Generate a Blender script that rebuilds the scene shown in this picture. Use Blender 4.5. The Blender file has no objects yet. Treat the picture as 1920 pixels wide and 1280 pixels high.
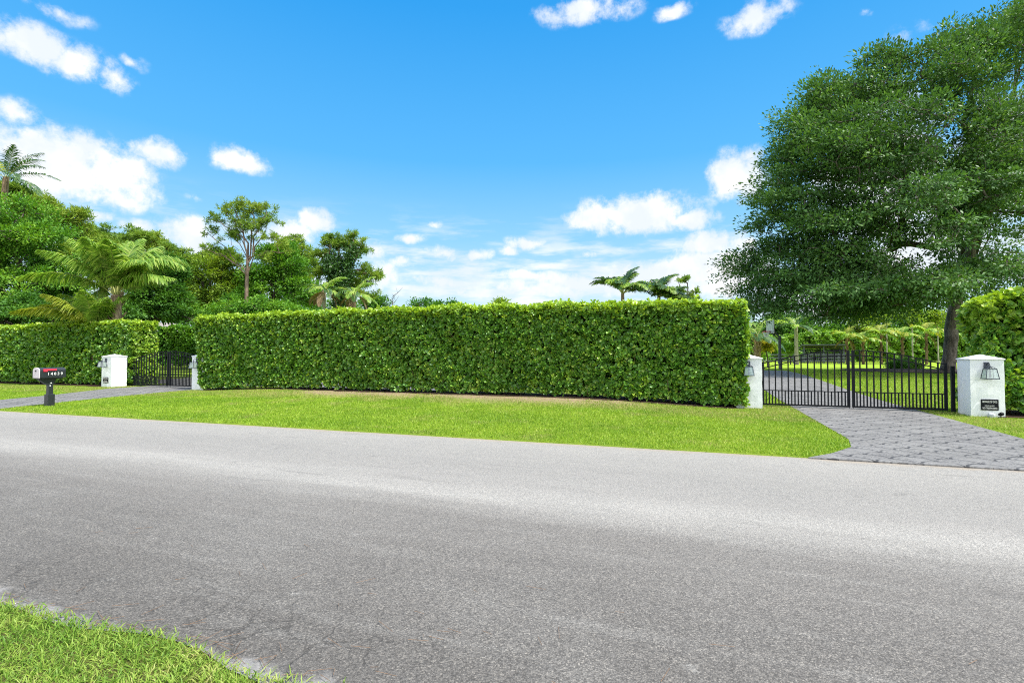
import bpy, math, random
import numpy as np
from mathutils import Vector

R = math.radians
rng = np.random.default_rng(7)
random.seed(7)
sc = bpy.context.scene
COL = sc.collection

# ------------------------------------------------------------------ layout
F, HX, HY, CAMZ = 960.0, 960.0, 663.0, 1.60      # lens and horizon of the photograph (1920 px wide)
AL = R(20.05)                                     # the road runs 20 degrees across the view
CU, SU = math.cos(AL), math.sin(AL)

def uv(u, v):
    return (u * CU + v * SU, -u * SU + v * CU)

def to_uv(x, y):
    return (x * CU - y * SU, x * SU + y * CU)

def sstep(a, b, x):
    t = np.clip((np.asarray(x, float) - a) / (b - a), 0, 1)
    return t * t * (3 - 2 * t)

def vfar(u):
    return np.clip(8.91 + 0.0194 * np.asarray(u, float), 8.4, 9.2)

VNEAR = 1.98

def lawn_h(x, y):
    x = np.asarray(x, float); y = np.asarray(y, float)
    u, v = to_uv(x, y)
    z = 0.02 + 0.38 * sstep(18, 37, v)
    m = sstep(-20.5, -15, u) * (1 - sstep(-4, 1.6, u)) * sstep(9.3, 15.5, v) * (1 - sstep(17, 20, v))
    return z + 0.17 * m

def gz(x, y):
    return float(lawn_h(x, y))

def G(px, py):
    """ground point seen at a pixel of the photograph"""
    dx, dz = (px - HX) / F, (HY - py) / F
    Y = 3.0
    for _ in range(40):
        Y2 = (CAMZ - gz(dx * Y, Y)) / max(-dz, 1e-4)
        Y = 0.5 * Y + 0.5 * Y2
    return (dx * Y, Y)

def P(px, py, Y):
    return Vector(((px - HX) / F * Y, Y, CAMZ + (HY - py) / F * Y))

# ------------------------------------------------------------------ object helpers
def tag(o, label=None, cat=None, group=None, kind=None):
    if label: o['label'] = label
    if cat: o['category'] = cat
    if group: o['group'] = group
    if kind: o['kind'] = kind
    return o

def empty(name, loc, rz=0.0):
    o = bpy.data.objects.new(name, None)
    o.empty_display_size = 0.2
    COL.objects.link(o)
    o.location = loc
    o.rotation_euler = (0, 0, rz)
    return o

def link(name, me, mat, parent=None):
    o = bpy.data.objects.new(name, me)
    COL.objects.link(o)
    if mat is not None and not me.materials:
        me.materials.append(mat)
    if parent is not None:
        o.parent = parent
    return o

def copy_tree(o, parent=None):
    c = o.copy(); COL.objects.link(c)
    if parent is not None: c.parent = parent
    for ch in list(o.children):
        copy_tree(ch, c)
    return c

def npmesh(name, V, Fs, attr=None, smooth=False):
    """V (n,3); Fs list of int arrays (m,k)"""
    me = bpy.data.meshes.new(name)
    V = np.asarray(V, np.float32)
    Fs = [np.asarray(f, np.int32) for f in Fs if len(f)]
    me.vertices.add(len(V)); me.vertices.foreach_set('co', V.ravel())
    loops = np.concatenate([f.ravel() for f in Fs])
    tot = np.concatenate([np.full(len(f), f.shape[1], np.int32) for f in Fs])
    start = np.concatenate([[0], np.cumsum(tot)[:-1]]).astype(np.int32)
    me.loops.add(len(loops)); me.loops.foreach_set('vertex_index', loops)
    me.polygons.add(len(tot))
    me.polygons.foreach_set('loop_start', start)
    if smooth:
        me.polygons.foreach_set('use_smooth', np.ones(len(tot), bool))
    if attr:
        for k, a in attr.items():
            at = me.attributes.new(k, 'FLOAT', 'POINT')
            at.data.foreach_set('value', np.asarray(a, np.float32))
    me.update(calc_edges=True)
    return me

class MB:
    """collects boxes, bars, tubes; builds one mesh"""
    def __init__(s): s.v, s.f = [], []
    def add(s, vs, fs):
        o = len(s.v); s.v += [tuple(p) for p in vs]; s.f += [tuple(i + o for i in f) for f in fs]
        return s
    def box(s, c, d, rz=0.0, taper=1.0):
        cx, cy, cz = c; x, y, z = d[0] / 2, d[1] / 2, d[2] / 2
        ca, sa = math.cos(rz), math.sin(rz)
        vs = []
        for zz, t in ((-z, 1.0), (z, taper)):
            for a, b in ((-x, -y), (x, -y), (x, y), (-x, y)):
                a *= t; b *= t
                vs.append((cx + a * ca - b * sa, cy + a * sa + b * ca, cz + zz))
        return s.add(vs, [(3, 2, 1, 0), (4, 5, 6, 7), (0, 1, 5, 4), (1, 2, 6, 5), (2, 3, 7, 6), (3, 0, 4, 7)])
    def tube(s, pts, rad, k=8, cap=True):
        pts = [Vector(p) for p in pts]
        if not hasattr(rad, '__len__'): rad = [rad] * len(pts)
        vs, fs = [], []
        a = None
        for i, p in enumerate(pts):
            t = (pts[min(i + 1, len(pts) - 1)] - pts[max(i - 1, 0)]).normalized()
            if a is None:
                a = t.orthogonal().normalized()
            a = (a - t * a.dot(t)).normalized(); b = t.cross(a)
            for j in range(k):
                w = 2 * math.pi * j / k
                vs.append(p + (a * math.cos(w) + b * math.sin(w)) * rad[i])
        for i in range(len(pts) - 1):
            for j in range(k):
                fs.append((i * k + j, i * k + (j + 1) % k, (i + 1) * k + (j + 1) % k, (i + 1) * k + j))
        if cap:
            fs.append(tuple(range(k))[::-1]); fs.append(tuple((len(pts) - 1) * k + j for j in range(k)))
        return s.add(vs, fs)
    def bar(s, p, q, w, h=None):
        """square bar from p to q"""
        p, q = Vector(p), Vector(q); h = h or w
        t = (q - p).normalized()
        up = Vector((0, 0, 1)) if abs(t.z) < .9 else Vector((0, 1, 0))
        a = t.cross(up).normalized() * (w / 2); b = t.cross(a).normalized() * (h / 2)
        vs = [p - a - b, p + a - b, p + a + b, p - a + b, q - a - b, q + a - b, q + a + b, q - a + b]
        return s.add(vs, [(3, 2, 1, 0), (4, 5, 6, 7), (0, 1, 5, 4), (1, 2, 6, 5), (2, 3, 7, 6), (3, 0, 4, 7)])
    def build(s, name, mat, parent=None, bevel=0.0, smooth=False):
        me = bpy.data.meshes.new(name)
        me.from_pydata(s.v, [], s.f)
        import bmesh
        bm = bmesh.new(); bm.from_mesh(me)
        bmesh.ops.recalc_face_normals(bm, faces=bm.faces)
        if bevel:
            bmesh.ops.bevel(bm, geom=list(bm.edges), offset=bevel, segments=2, affect='EDGES', profile=.5)
        bm.to_mesh(me); bm.free()
        if smooth:
            me.polygons.foreach_set('use_smooth', np.ones(len(me.polygons), bool))
        me.update()
        return link(name, me, mat, parent)

# ------------------------------------------------------------------ material helpers
class NT:
    def __init__(s, nt): s.nt = nt
    def new(s, t, **kw):
        n = s.nt.nodes.new(t)
        for k, v in kw.items(): setattr(n, k, v)
        return n
    def put(s, sock, val):
        if val is None: return
        if isinstance(val, bpy.types.NodeSocket): s.nt.links.new(val, sock)
        else: sock.default_value = val
    def m(s, op, a, b=None, c=None, clamp=False):
        n = s.new('ShaderNodeMath', operation=op, use_clamp=clamp)
        s.put(n.inputs[0], a); s.put(n.inputs[1], b); s.put(n.inputs[2], c)
        return n.outputs[0]
    def vm(s, op, a, b=None, out=0):
        n = s.new('ShaderNodeVectorMath', operation=op)
        s.put(n.inputs[0], a)
        if b is not None: s.put(n.inputs[3] if op == 'SCALE' else n.inputs[1], b)
        return n.outputs[out]
    def dot(s, a, b): return s.vm('DOT_PRODUCT', a, b, out='Value')
    def noise(s, vec, scale, detail=3.0, rough=0.5, col=False, dist=0.0):
        n = s.new('ShaderNodeTexNoise')
        s.put(n.inputs['Vector'], vec); n.inputs['Scale'].default_value = scale
        n.inputs['Detail'].default_value = detail; n.inputs['Roughness'].default_value = rough
        n.inputs['Distortion'].default_value = dist
        return n.outputs['Color' if col else 'Fac']
    def vor(s, vec, scale, feature='F1', out='Distance', rand=1.0):
        n = s.new('ShaderNodeTexVoronoi', feature=feature)
        s.put(n.inputs['Vector'], vec); n.inputs['Scale'].default_value = scale
        n.inputs['Randomness'].default_value = rand
        return n.outputs[out]
    def ss(s, x, a, b, lo=0.0, hi=1.0):
        n = s.new('ShaderNodeMapRange', interpolation_type='SMOOTHSTEP')
        s.put(n.inputs[0], x)
        for i, v in zip((1, 2, 3, 4), (a, b, lo, hi)): n.inputs[i].default_value = v
        return n.outputs[0]
    def mix(s, f, a, b, mode='MIX'):
        n = s.new('ShaderNodeMix', data_type='RGBA', blend_type=mode)
        n.clamp_factor = True
        s.put(n.inputs[0], f)
        for i, v in ((6, a), (7, b)):
            if isinstance(v, (tuple, list)): v = tuple(v) + (1.0,) if len(v) == 3 else tuple(v)
            s.put(n.inputs[i], v)
        return n.outputs[2]
    def ramp(s, f, stops):
        n = s.new('ShaderNodeValToRGB'); el = n.color_ramp.elements
        while len(el) < len(stops): el.new(.5)
        for e, (p, c) in zip(el, stops):
            e.position = p; e.color = tuple(c) + (1.0,)
        s.put(n.inputs[0], f)
        return n.outputs[0]
    def bump(s, h, strength, dist=0.01):
        n = s.new('ShaderNodeBump')
        n.inputs['Strength'].default_value = strength; n.inputs['Distance'].default_value = dist
        s.put(n.inputs['Height'], h)
        return n.outputs[0]

def material(name):
    m = bpy.data.materials.new(name); m.use_nodes = True
    t = NT(m.node_tree)
    b = m.node_tree.nodes['Principled BSDF']
    return m, t, b

def plain(name, col, rough=.5, metal=0.0, spec=.5, nscale=None, namp=.15, bump=0.0):
    m, t, b = material(name)
    pos = t.new('ShaderNodeNewGeometry').outputs['Position']
    if nscale:
        n = t.noise(pos, nscale, 5, .6)
        d = tuple(c * (1 - namp) for c in col); l = tuple(min(1, c * (1 + namp)) for c in col)
        t.put(b.inputs['Base Color'], t.mix(n, d, l))
        if bump: t.put(b.inputs['Normal'], t.bump(n, bump))
    else:
        b.inputs['Base Color'].default_value = tuple(col) + (1,)
    b.inputs['Roughness'].default_value = rough; b.inputs['Metallic'].default_value = metal
    b.inputs['Specular IOR Level'].default_value = spec
    return m

def leafmat(name, stops, rough=.4, trans=.3, tcol=None, spec=.5, young=None, clump=0.0, cscale=.6):
    """leaf colour by leaf (each leaf its own island), some light through the blade"""
    m, t, b = material(name)
    g = t.new('ShaderNodeNewGeometry')
    r = g.outputs['Random Per Island']
    f = r
    if clump:
        n = t.noise(g.outputs['Position'], cscale, 2)
        f = t.m('ADD', t.m('MULTIPLY', r, 1 - clump), t.m('MULTIPLY', t.ss(n, .3, .7), clump))
    c = t.ramp(f, stops)
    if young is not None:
        a = t.new('ShaderNodeAttribute', attribute_name='young').outputs['Fac']  # new growth tint; also carries the sunlit look of the right hedge ends
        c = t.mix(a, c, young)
    t.put(b.inputs['Base Color'], c)
    b.inputs['Roughness'].default_value = rough
    b.inputs['Specular IOR Level'].default_value = spec
    tr = t.new('ShaderNodeBsdfTranslucent')
    t.put(tr.inputs['Color'], t.mix(1.0, c, tcol or (1.3, 1.25, .5), 'MULTIPLY'))
    mx = t.new('ShaderNodeMixShader'); mx.inputs[0].default_value = trans
    out = m.node_tree.nodes['Material Output']
    m.node_tree.links.new(b.outputs[0], mx.inputs[1]); m.node_tree.links.new(tr.outputs[0], mx.inputs[2])
    m.node_tree.links.new(mx.outputs[0], out.inputs[0])
    return m

def uvsock(t):
    pos = t.new('ShaderNodeNewGeometry').outputs['Position']
    return pos, t.dot(pos, (CU, -SU, 0)), t.dot(pos, (SU, CU, 0))

# asphalt
def mk_asphalt():
    m, t, b = material('worn asphalt')
    pos, u, v = uvsock(t)
    st = t.new('ShaderNodeCombineXYZ'); t.put(st.inputs[0], t.m('MULTIPLY', u, .13)); t.put(st.inputs[1], t.m('MULTIPLY', v, 1.0))
    wob = t.noise(st.outputs[0], 1.3, 4, .55)
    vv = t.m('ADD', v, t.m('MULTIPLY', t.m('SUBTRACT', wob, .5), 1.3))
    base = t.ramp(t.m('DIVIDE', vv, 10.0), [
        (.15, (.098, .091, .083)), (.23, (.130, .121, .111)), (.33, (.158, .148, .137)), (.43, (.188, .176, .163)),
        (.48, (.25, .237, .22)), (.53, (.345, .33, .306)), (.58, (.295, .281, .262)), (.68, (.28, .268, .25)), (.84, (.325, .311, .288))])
    pat = t.noise(pos, .55, 5, .6)
    base = t.mix(t.ss(pat, .40, .75, 0, .3), base, (.25, .242, .228))
    base = t.mix(t.m('MULTIPLY', t.ss(t.noise(pos, 1.7, 6, .7), .60, .72), .28), base, (.09, .086, .082))
    base = t.mix(t.m('MULTIPLY', t.ss(t.noise(t.vm('ADD', pos, (7, 3, 0)), 2.6, 6, .7), .64, .74), .4), base, (.40, .39, .37))
    st2 = t.new('ShaderNodeCombineXYZ'); t.put(st2.inputs[0], t.m('MULTIPLY', u, .35)); t.put(st2.inputs[1], t.m('MULTIPLY', v, 3.5))
    strk = t.noise(st2.outputs[0], 1.5, 6, .65)
    base = t.mix(t.ss(strk, .50, .80, 0, .26), base, (.34, .33, .31))
    base = t.mix(t.ss(strk, .44, .2, 0, .45), base, (.11, .105, .10))
    st3 = t.new('ShaderNodeCombineXYZ'); t.put(st3.inputs[0], t.m('MULTIPLY', u, .10)); t.put(st3.inputs[1], t.m('MULTIPLY', t.m('ADD', v, t.m('MULTIPLY', u, .02)), 7.0))
    scuff = t.m('MULTIPLY', t.ss(t.noise(st3.outputs[0], 1.6, 5, .7), .60, .72), t.ss(t.noise(pos, .7, 3), .42, .6))
    base = t.mix(t.m('MULTIPLY', scuff, .11), base, (.42, .41, .39))
    # stones in the surface
    wv = t.vm('ADD', pos, t.vm('SCALE', t.noise(pos, 60, 2, .5, col=True), .012))
    cell = t.vor(wv, 115, out='Color'); dist = t.vor(wv, 115)
    sep = t.new('ShaderNodeSeparateColor'); t.put(sep.inputs[0], cell)
    rnd = sep.outputs[0]
    k = t.ramp(rnd, [(0, (.55, .55, .55)), (.35, (.86, .86, .86)), (.7, (1.08, 1.08, 1.07)), (.92, (1.35, 1.34, 1.30)), (1, (1.75, 1.72, 1.65))])
    edge = t.ramp(dist, [(.35, (1, 1, 1)), (.8, (.5, .5, .5))])
    c = t.mix(t.ss(v, 2.8, 6.0, .95, .5), base, t.mix(1.0, base, k, 'MULTIPLY'))
    c = t.mix(.8, c, t.mix(1.0, c, edge, 'MULTIPLY'))
    # cracks, mostly along the broken near edge
    wp = t.vm('ADD', pos, t.vm('SCALE', t.noise(pos, 2.2, 4, .65, col=True), .55))
    cr = t.vor(wp, .95, 'DISTANCE_TO_EDGE')
    line = t.ss(cr, .004, .016, 1, 0)
    msk = t.m('MULTIPLY', t.ss(v, 2.1, 2.9, 1, .0), t.ss(t.noise(pos, .8, 2), .45, .6))
    line = t.m('MULTIPLY', line, msk)
    wp2 = t.vm('ADD', pos, t.vm('SCALE', t.noise(pos, 5, 4, .65, col=True), .25))
    cr2 = t.ss(t.vor(wp2, 3.2, 'DISTANCE_TO_EDGE'), .01, .035, 1, 0)
    cr2 = t.m('MULTIPLY', cr2, t.m('MULTIPLY', t.ss(v, 2.2, 3.0, 1, 0), t.ss(t.noise(pos, .9, 3), .42, .58)))
    line = t.m('MAXIMUM', line, cr2)
    c = t.mix(t.m('MULTIPLY', line, .5), c, (.03, .028, .026))
    # pale crumbled shoulder at the near edge and dust along the far edge
    vn = t.m('ADD', v, t.m('MULTIPLY', t.m('SUBTRACT', t.noise(pos, 5, 4, .6), .5), .35))
    c = t.mix(t.ss(vn, 1.98, 2.12, .7, 0), c, t.mix(t.noise(pos, 45, 4), (.15, .145, .145), (.42, .41, .40)))
    vf = t.m('SUBTRACT', t.m('ADD', v, t.m('MULTIPLY', t.m('SUBTRACT', t.noise(pos, 3, 4, .6), .5), .5)), t.m('MULTIPLY', u, .0194))
    c = t.mix(t.ss(vf, 8.62, 8.9, 0, .6), c, (.30, .245, .18))
    t.put(b.inputs['Base Color'], c)
    b.inputs['Roughness'].default_value = .88; b.inputs['Specular IOR Level'].default_value = .3
    h = t.m('SUBTRACT', t.m('MULTIPLY', rnd, .5), t.m('ADD', dist, t.m('MULTIPLY', line, 2)))
    t.put(b.inputs['Normal'], t.bump(h, .55, .006))
    return m

def mk_pavers():
    """stamped concrete in overlapping fans"""
    m, t, b = material('stamped fan pavers')
    pos, u, v = uvsock(t)
    w = t.noise(pos, 3.0, 3, .5, col=True)
    sw = t.new('ShaderNodeSeparateColor'); t.put(sw.inputs[0], w)
    u = t.m('ADD', u, t.m('MULTIPLY', t.m('SUBTRACT', sw.outputs[0], .5), .10))
    v = t.m('ADD', v, t.m('MULTIPLY', t.m('SUBTRACT', sw.outputs[1], .5), .10))
    RR = .27
    row = t.m('FLOOR', t.m('DIVIDE', v, RR))
    def dist(rowsock):
        par = t.m('MULTIPLY', t.m('MODULO', t.m('ABSOLUTE', rowsock), 2.0), RR)
        x = t.m('SUBTRACT', t.m('FLOORED_MODULO', t.m('ADD', u, par), 2 * RR), RR)
        y = t.m('SUBTRACT', v, t.m('MULTIPLY', rowsock, RR))
        d = t.m('SQRT', t.m('ADD', t.m('MULTIPLY', x, x), t.m('MULTIPLY', y, y)))
        return d, t.m('ARCTAN2', y, x)
    d0, a0 = dist(row)
    d1, a1 = dist(t.m('ADD', row, 1.0))
    ins = t.m('LESS_THAN', d0, RR)
    def sel(a, c): return t.m('ADD', t.m('MULTIPLY', a, ins), t.m('MULTIPLY', c, t.m('SUBTRACT', 1.0, ins)))
    d, a = sel(d0, d1), sel(a0, a1)
    nr = 3
    q = t.m('MULTIPLY', d, nr / RR)
    fr = t.m('FRACT', q)
    ring = t.m('MINIMUM', fr, t.m('SUBTRACT', 1.0, fr))
    ringi = t.m('FLOOR', q)
    cnt = t.m('ADD', t.m('MULTIPLY', ringi, 6.0), 5.0)
    sg = t.m('FRACT', t.m('ADD', t.m('MULTIPLY', t.m('DIVIDE', a, 2 * math.pi), cnt), t.m('MULTIPLY', ringi, .37)))
    seg = t.m('DIVIDE', t.m('MULTIPLY', t.m('MINIMUM', sg, t.m('SUBTRACT', 1.0, sg)), 6.28), 5.0)
    joint = t.m('MAXIMUM', t.ss(ring, .07, .26, .6, 0), t.ss(seg, .06, .24, .45, 0))
    outer = t.ss(t.m('ABSOLUTE', t.m('SUBTRACT', d, RR)), .018, .048, 1, 0)
    pn = t.ss(t.noise(pos, 2.6, 3, .6), .36, .64)
    joint = t.m('MULTIPLY', joint, t.m('ADD', .18, t.m('MULTIPLY', pn, .75)))
    joint = t.m('MAXIMUM', joint, t.m('MULTIPLY', outer, t.ss(t.noise(pos, 3.0, 3, .6), .34, .50)))
    stone = t.ramp(t.noise(pos, 1.1, 6, .65), [(.25, (.138, .134, .131)), (.5, (.19, .185, .180)), (.75, (.245, .239, .232))])
    stone = t.mix(t.ss(t.noise(pos, .5, 3), .55, .75, 0, .5), stone, (.19, .185, .175))
    stone = t.mix(t.noise(pos, 45, 3, .7), t.mix(1.0, stone, (.8, .8, .8), 'MULTIPLY'), t.mix(1.0, stone, (1.2, 1.2, 1.2), 'MULTIPLY'))
    c = t.mix(t.m('MULTIPLY', joint, .88), stone, (.03, .03, .034))
    t.put(b.inputs['Base Color'], c)
    b.inputs['Roughness'].default_value = .7; b.inputs['Specular IOR Level'].default_value = .35
    t.put(b.inputs['Normal'], t.bump(t.m('SUBTRACT', t.noise(pos, 12, 4), t.m('MULTIPLY', joint, 1.2)), .6, .012))
    return m

def mk_soil_lawn():
    m, t, b = material('lawn soil and turf')
    pos, u, v = uvsock(t)
    n1 = t.noise(pos, .35, 4, .6); n2 = t.noise(pos, 9, 5, .7); n3 = t.noise(pos, 45, 3, .7)
    c = t.mix(t.ss(n1, .35, .65), (.12, .20, .018), (.18, .25, .025))
    c = t.mix(t.ss(n2, .35, .7, 0, .6), c, (.07, .13, .012))
    c = t.mix(t.ss(n3, .4, .65, 0, .5), c, (.21, .28, .03))
    vb = t.m('ADD', v, t.m('MULTIPLY', t.m('SUBTRACT', t.noise(pos, .9, 5, .65), .5), 2.2))
    bare = t.m('MULTIPLY', t.m('MULTIPLY', t.ss(vb, 13.4, 15.4), t.ss(v, 17.0, 18.0, 1, 0)),
               t.m('MULTIPLY', t.ss(u, -16.5, -13), t.ss(u, -3, 0, 1, 0)))
    c = t.mix(t.m('MULTIPLY', bare, t.ss(t.noise(pos, 5, 4, .7), .30, .52, .3, .95)), c, (.30, .215, .145))
    c = t.mix(t.ss(v, 34, 46, 0, .9), c, t.mix(n2, (.24, .36, .025), (.32, .45, .04)))
    c = t.mix(t.ss(v, 2.4, 1.6), c, t.mix(n3, (.06, .055, .02), (.12, .11, .04)))
    t.put(b.inputs['Base Color'], c)
    b.inputs['Roughness'].default_value = .9; b.inputs['Specular IOR Level'].default_value = .1
    t.put(b.inputs['Normal'], t.bump(t.m('ADD', n2, n3), .8, .03))
    return m

def mk_grass(name, stops):
    m, t, b = material(name)
    g = t.new('ShaderNodeNewGeometry')
    pos = g.outputs['Position']
    r = g.outputs['Random Per Island']
    n = t.ss(t.noise(pos, .45, 4, .6), .35, .65)
    n2 = t.ss(t.noise(pos, 4.5, 3, .6), .35, .65)
    f = t.m('ADD', t.m('MULTIPLY', r, .5), t.m('ADD', t.m('MULTIPLY', n, .28), t.m('MULTIPLY', n2, .22)))
    c = t.ramp(f, stops)
    sv = t.dot(pos, (SU, CU, 0))
    near_h = t.m('MULTIPLY', t.ss(sv, 11.6, 15.2), t.ss(sv, 17.5, 16.8))
    dry = t.m('MULTIPLY', t.ss(t.m('ADD', t.noise(pos, .8, 5, .65), t.m('MULTIPLY', near_h, .20)), .52, .70), t.ss(r, .15, .7))
    c = t.mix(t.m('MULTIPLY', dry, .75), c, (.44, .37, .15))
    t.put(b.inputs['Base Color'], c)
    b.inputs['Roughness'].default_value = .5; b.inputs['Specular IOR Level'].default_value = .3
    tr = t.new('ShaderNodeBsdfTranslucent'); t.put(tr.inputs['Color'], c)
    mx = t.new('ShaderNodeMixShader'); mx.inputs[0].default_value = .35
    m.node_tree.links.new(b.outputs[0], mx.inputs[1]); m.node_tree.links.new(tr.outputs[0], mx.inputs[2])
    m.node_tree.links.new(mx.outputs[0], m.node_tree.nodes['Material Output'].inputs[0])
    return m

def mk_bark(name, dark, light, scale=6):
    m, t, b = material(name)
    pos = t.new('ShaderNodeNewGeometry').outputs['Position']
    p2 = t.vm('MULTIPLY', pos, (1, 1, .3))
    n = t.noise(p2, scale, 6, .65, dist=.6)
    t.put(b.inputs['Base Color'], t.mix(t.ss(n, .3, .7), dark, light))
    b.inputs['Roughness'].default_value = .9; b.inputs['Specular IOR Level'].default_value = .2
    t.put(b.inputs['Normal'], t.bump(n, .8, .04))
    return m

def mk_stucco():
    m, t, b = material('white stucco')
    pos = t.new('ShaderNodeNewGeometry').outputs['Position']
    n = t.noise(pos, 14, 6, .65); big = t.noise(pos, 2.2, 4, .6)
    c = t.mix(t.ss(big, .35, .7, 0, .35), (.80, .81, .825), (.70, .715, .74))
    sep = t.new('ShaderNodeSeparateXYZ'); t.put(sep.inputs[0], pos)
    zz = t.m('ADD', sep.outputs[2], t.m('MULTIPLY', t.m('SUBTRACT', n, .5), .3))
    c = t.mix(t.ss(zz, .0, .14, .3, 0), c, (.48, .46, .38))
    t.put(b.inputs['Base Color'], c)
    b.inputs['Roughness'].default_value = .85; b.inputs['Specular IOR Level'].default_value = .25
    t.put(b.inputs['Normal'], t.bump(t.m('ADD', n, t.m('MULTIPLY', big, 2)), .22, .012))
    return m

def mk_glass():
    m, t, b = material('lantern glass')
    g = t.new('ShaderNodeBsdfGlossy'); g.inputs['Roughness'].default_value = .06; g.inputs['Color'].default_value = (.85, .92, .92, 1)
    tr = t.new('ShaderNodeBsdfTransparent'); tr.inputs['Color'].default_value = (.84, .9, .88, 1)
    d = t.new('ShaderNodeBsdfDiffuse'); d.inputs['Color'].default_value = (.62, .68, .68, 1)
    mx = t.new('ShaderNodeMixShader'); mx.inputs[0].default_value = .16
    m2 = t.new('ShaderNodeMixShader'); m2.inputs[0].default_value = .22
    L = m.node_tree.links
    L.new(tr.outputs[0], mx.inputs[1]); L.new(g.outputs[0], mx.inputs[2])
    L.new(mx.outputs[0], m2.inputs[1]); L.new(d.outputs[0], m2.inputs[2])
    L.new(m2.outputs[0], m.node_tree.nodes['Material Output'].inputs[0])
    return m

M = dict(
    asphalt=mk_asphalt(), pavers=mk_pavers(), turf=mk_soil_lawn(), stucco=mk_stucco(), glass=mk_glass(),
    black=plain('black painted metal', (.004, .005, .008), .55, spec=.2, nscale=20, namp=.3),
    mailblack=plain('black mailbox enamel', (.022, .026, .03), .38, spec=.5, nscale=12, namp=.35),
    lantern=plain('dark lantern metal', (.05, .06, .085), .45, metal=.3, nscale=30, namp=.3),
    pale=plain('pale door paint', (.62, .56, .58), .5, nscale=25, namp=.2),
    red=plain('red flag paint', (.62, .035, .07), .45),
    white=plain('white lettering', (.8, .8, .78), .5),
    signwhite=plain('worn sign lettering', (.66, .66, .63), .5),
    mulch=plain('dark brown mulch', (.055, .035, .024), .95, spec=.1, nscale=30, namp=.6, bump=.8),
    twig=plain('brown hedge twigs', (.09, .065, .04), .9, spec=.1, nscale=10, namp=.4),
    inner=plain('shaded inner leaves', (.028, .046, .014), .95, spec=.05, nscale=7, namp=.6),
    bark=mk_bark('grey brown bark', (.05, .04, .032), (.17, .145, .12)),
    darkbark=mk_bark('dark bark', (.065, .055, .046), (.22, .19, .16)),
    pinebark=mk_bark('pine bark', (.10, .065, .045), (.30, .22, .165), 5),
    palmbark=mk_bark('palm trunk bark', (.12, .08, .05), (.42, .31, .2), 7),
    palmdark=mk_bark('dark palm trunk bark', (.07, .045, .03), (.24, .16, .11), 7),
    palebark=mk_bark('pale trunk bark', (.2, .18, .15), (.40, .37, .31), 5),
    wood=plain('dark stained timber', (.075, .088, .11), .8, nscale=8, namp=.4),
    roof=plain('grey roof shingle', (.28, .25, .235), .9, nscale=6, namp=.25),
    wall=plain('pale house wall', (.6, .56, .5), .9, nscale=3, namp=.1),
    rock=plain('grey stone', (.42, .44, .46), .85, nscale=14, namp=.3, bump=.5),
    needle=plain('fallen pine needles', (.20, .125, .075), .85, nscale=40, namp=.5),
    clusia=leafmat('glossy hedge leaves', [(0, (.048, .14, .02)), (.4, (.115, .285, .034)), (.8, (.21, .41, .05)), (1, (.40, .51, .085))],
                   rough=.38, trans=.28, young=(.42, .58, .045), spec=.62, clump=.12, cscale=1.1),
    farhedge=leafmat('distant hedge leaves', [(0, (.08, .20, .02)), (.5, (.16, .33, .03)), (1, (.29, .46, .05))], rough=.5, trans=.25, clump=.4),
    ficus=leafmat('dark broad leaves', [(0, (.034, .09, .024)), (.5, (.074, .175, .042)), (.88, (.13, .255, .06)), (1, (.19, .32, .075))],
                  rough=.5, trans=.28, spec=.3, clump=.35, cscale=.35),
    broad=leafmat('fresh broad leaves', [(0, (.045, .145, .016)), (.5, (.11, .28, .026)), (1, (.25, .43, .04))], spec=.3, rough=.55, trans=.3, clump=.5, cscale=.5),
    broadY=leafmat('yellowish broad leaves', [(0, (.09, .18, .018)), (.5, (.19, .31, .028)), (1, (.34, .43, .045))], spec=.3, rough=.55, trans=.3, clump=.45, cscale=.5),
    broadD=leafmat('deep green broad leaves', [(0, (.026, .09, .014)), (.5, (.065, .185, .02)), (1, (.14, .29, .03))], spec=.3, rough=.55, trans=.25, clump=.5, cscale=.5),
    pine=leafmat('pine needles', [(0, (.07, .16, .02)), (.5, (.17, .29, .03)), (1, (.33, .41, .05))], spec=.3, rough=.6, trans=.33, clump=.5, cscale=.45),
    vine=leafmat('dark vine leaves', [(0, (.016, .06, .010)), (1, (.06, .15, .022))], rough=.45, trans=.2),
    frond=leafmat('green palm leaflets', [(0, (.14, .28, .04)), (.6, (.28, .44, .06)), (1, (.48, .58, .14))], rough=.42, trans=.5, tcol=(1.2, 1.2, .7)),
    frondY=leafmat('yellow green palm leaflets', [(0, (.17, .25, .025)), (.6, (.33, .40, .045)), (1, (.52, .52, .10))], rough=.42, trans=.5, tcol=(1.15, 1.1, .6)),
    frondD=leafmat('dark palm leaflets', [(0, (.025, .075, .018)), (1, (.08, .17, .035))], rough=.45, trans=.25),
    frondDry=leafmat('dead palm leaflets', [(0, (.15, .10, .055)), (1, (.33, .24, .14))], rough=.8, trans=.2),
    rachis=plain('pale frond stalk', (.34, .36, .10), .6),
    grass=mk_grass('lawn blades', [(.1, (.13, .26, .013)), (.45, (.235, .39, .022)), (.75, (.34, .485, .034)), (.95, (.45, .51, .09))]),
    verge=mk_grass('verge blades', [(.1, (.10, .22, .02)), (.38, (.20, .34, .04)), (.66, (.34, .45, .075)), (.82, (.48, .47, .17)), (.95, (.55, .44, .26))]),
    yellowleaf=leafmat('golden shrub leaves', [(0, (.2, .24, .02)), (1, (.6, .5, .04))], rough=.5, trans=.3),
)

# ------------------------------------------------------------------ leaf geometry
def nrm(a):
    return a / np.maximum(np.linalg.norm(a, axis=-1, keepdims=True), 1e-9)

def rdir(n):
    return nrm(rng.normal(size=(n, 3)))

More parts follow.
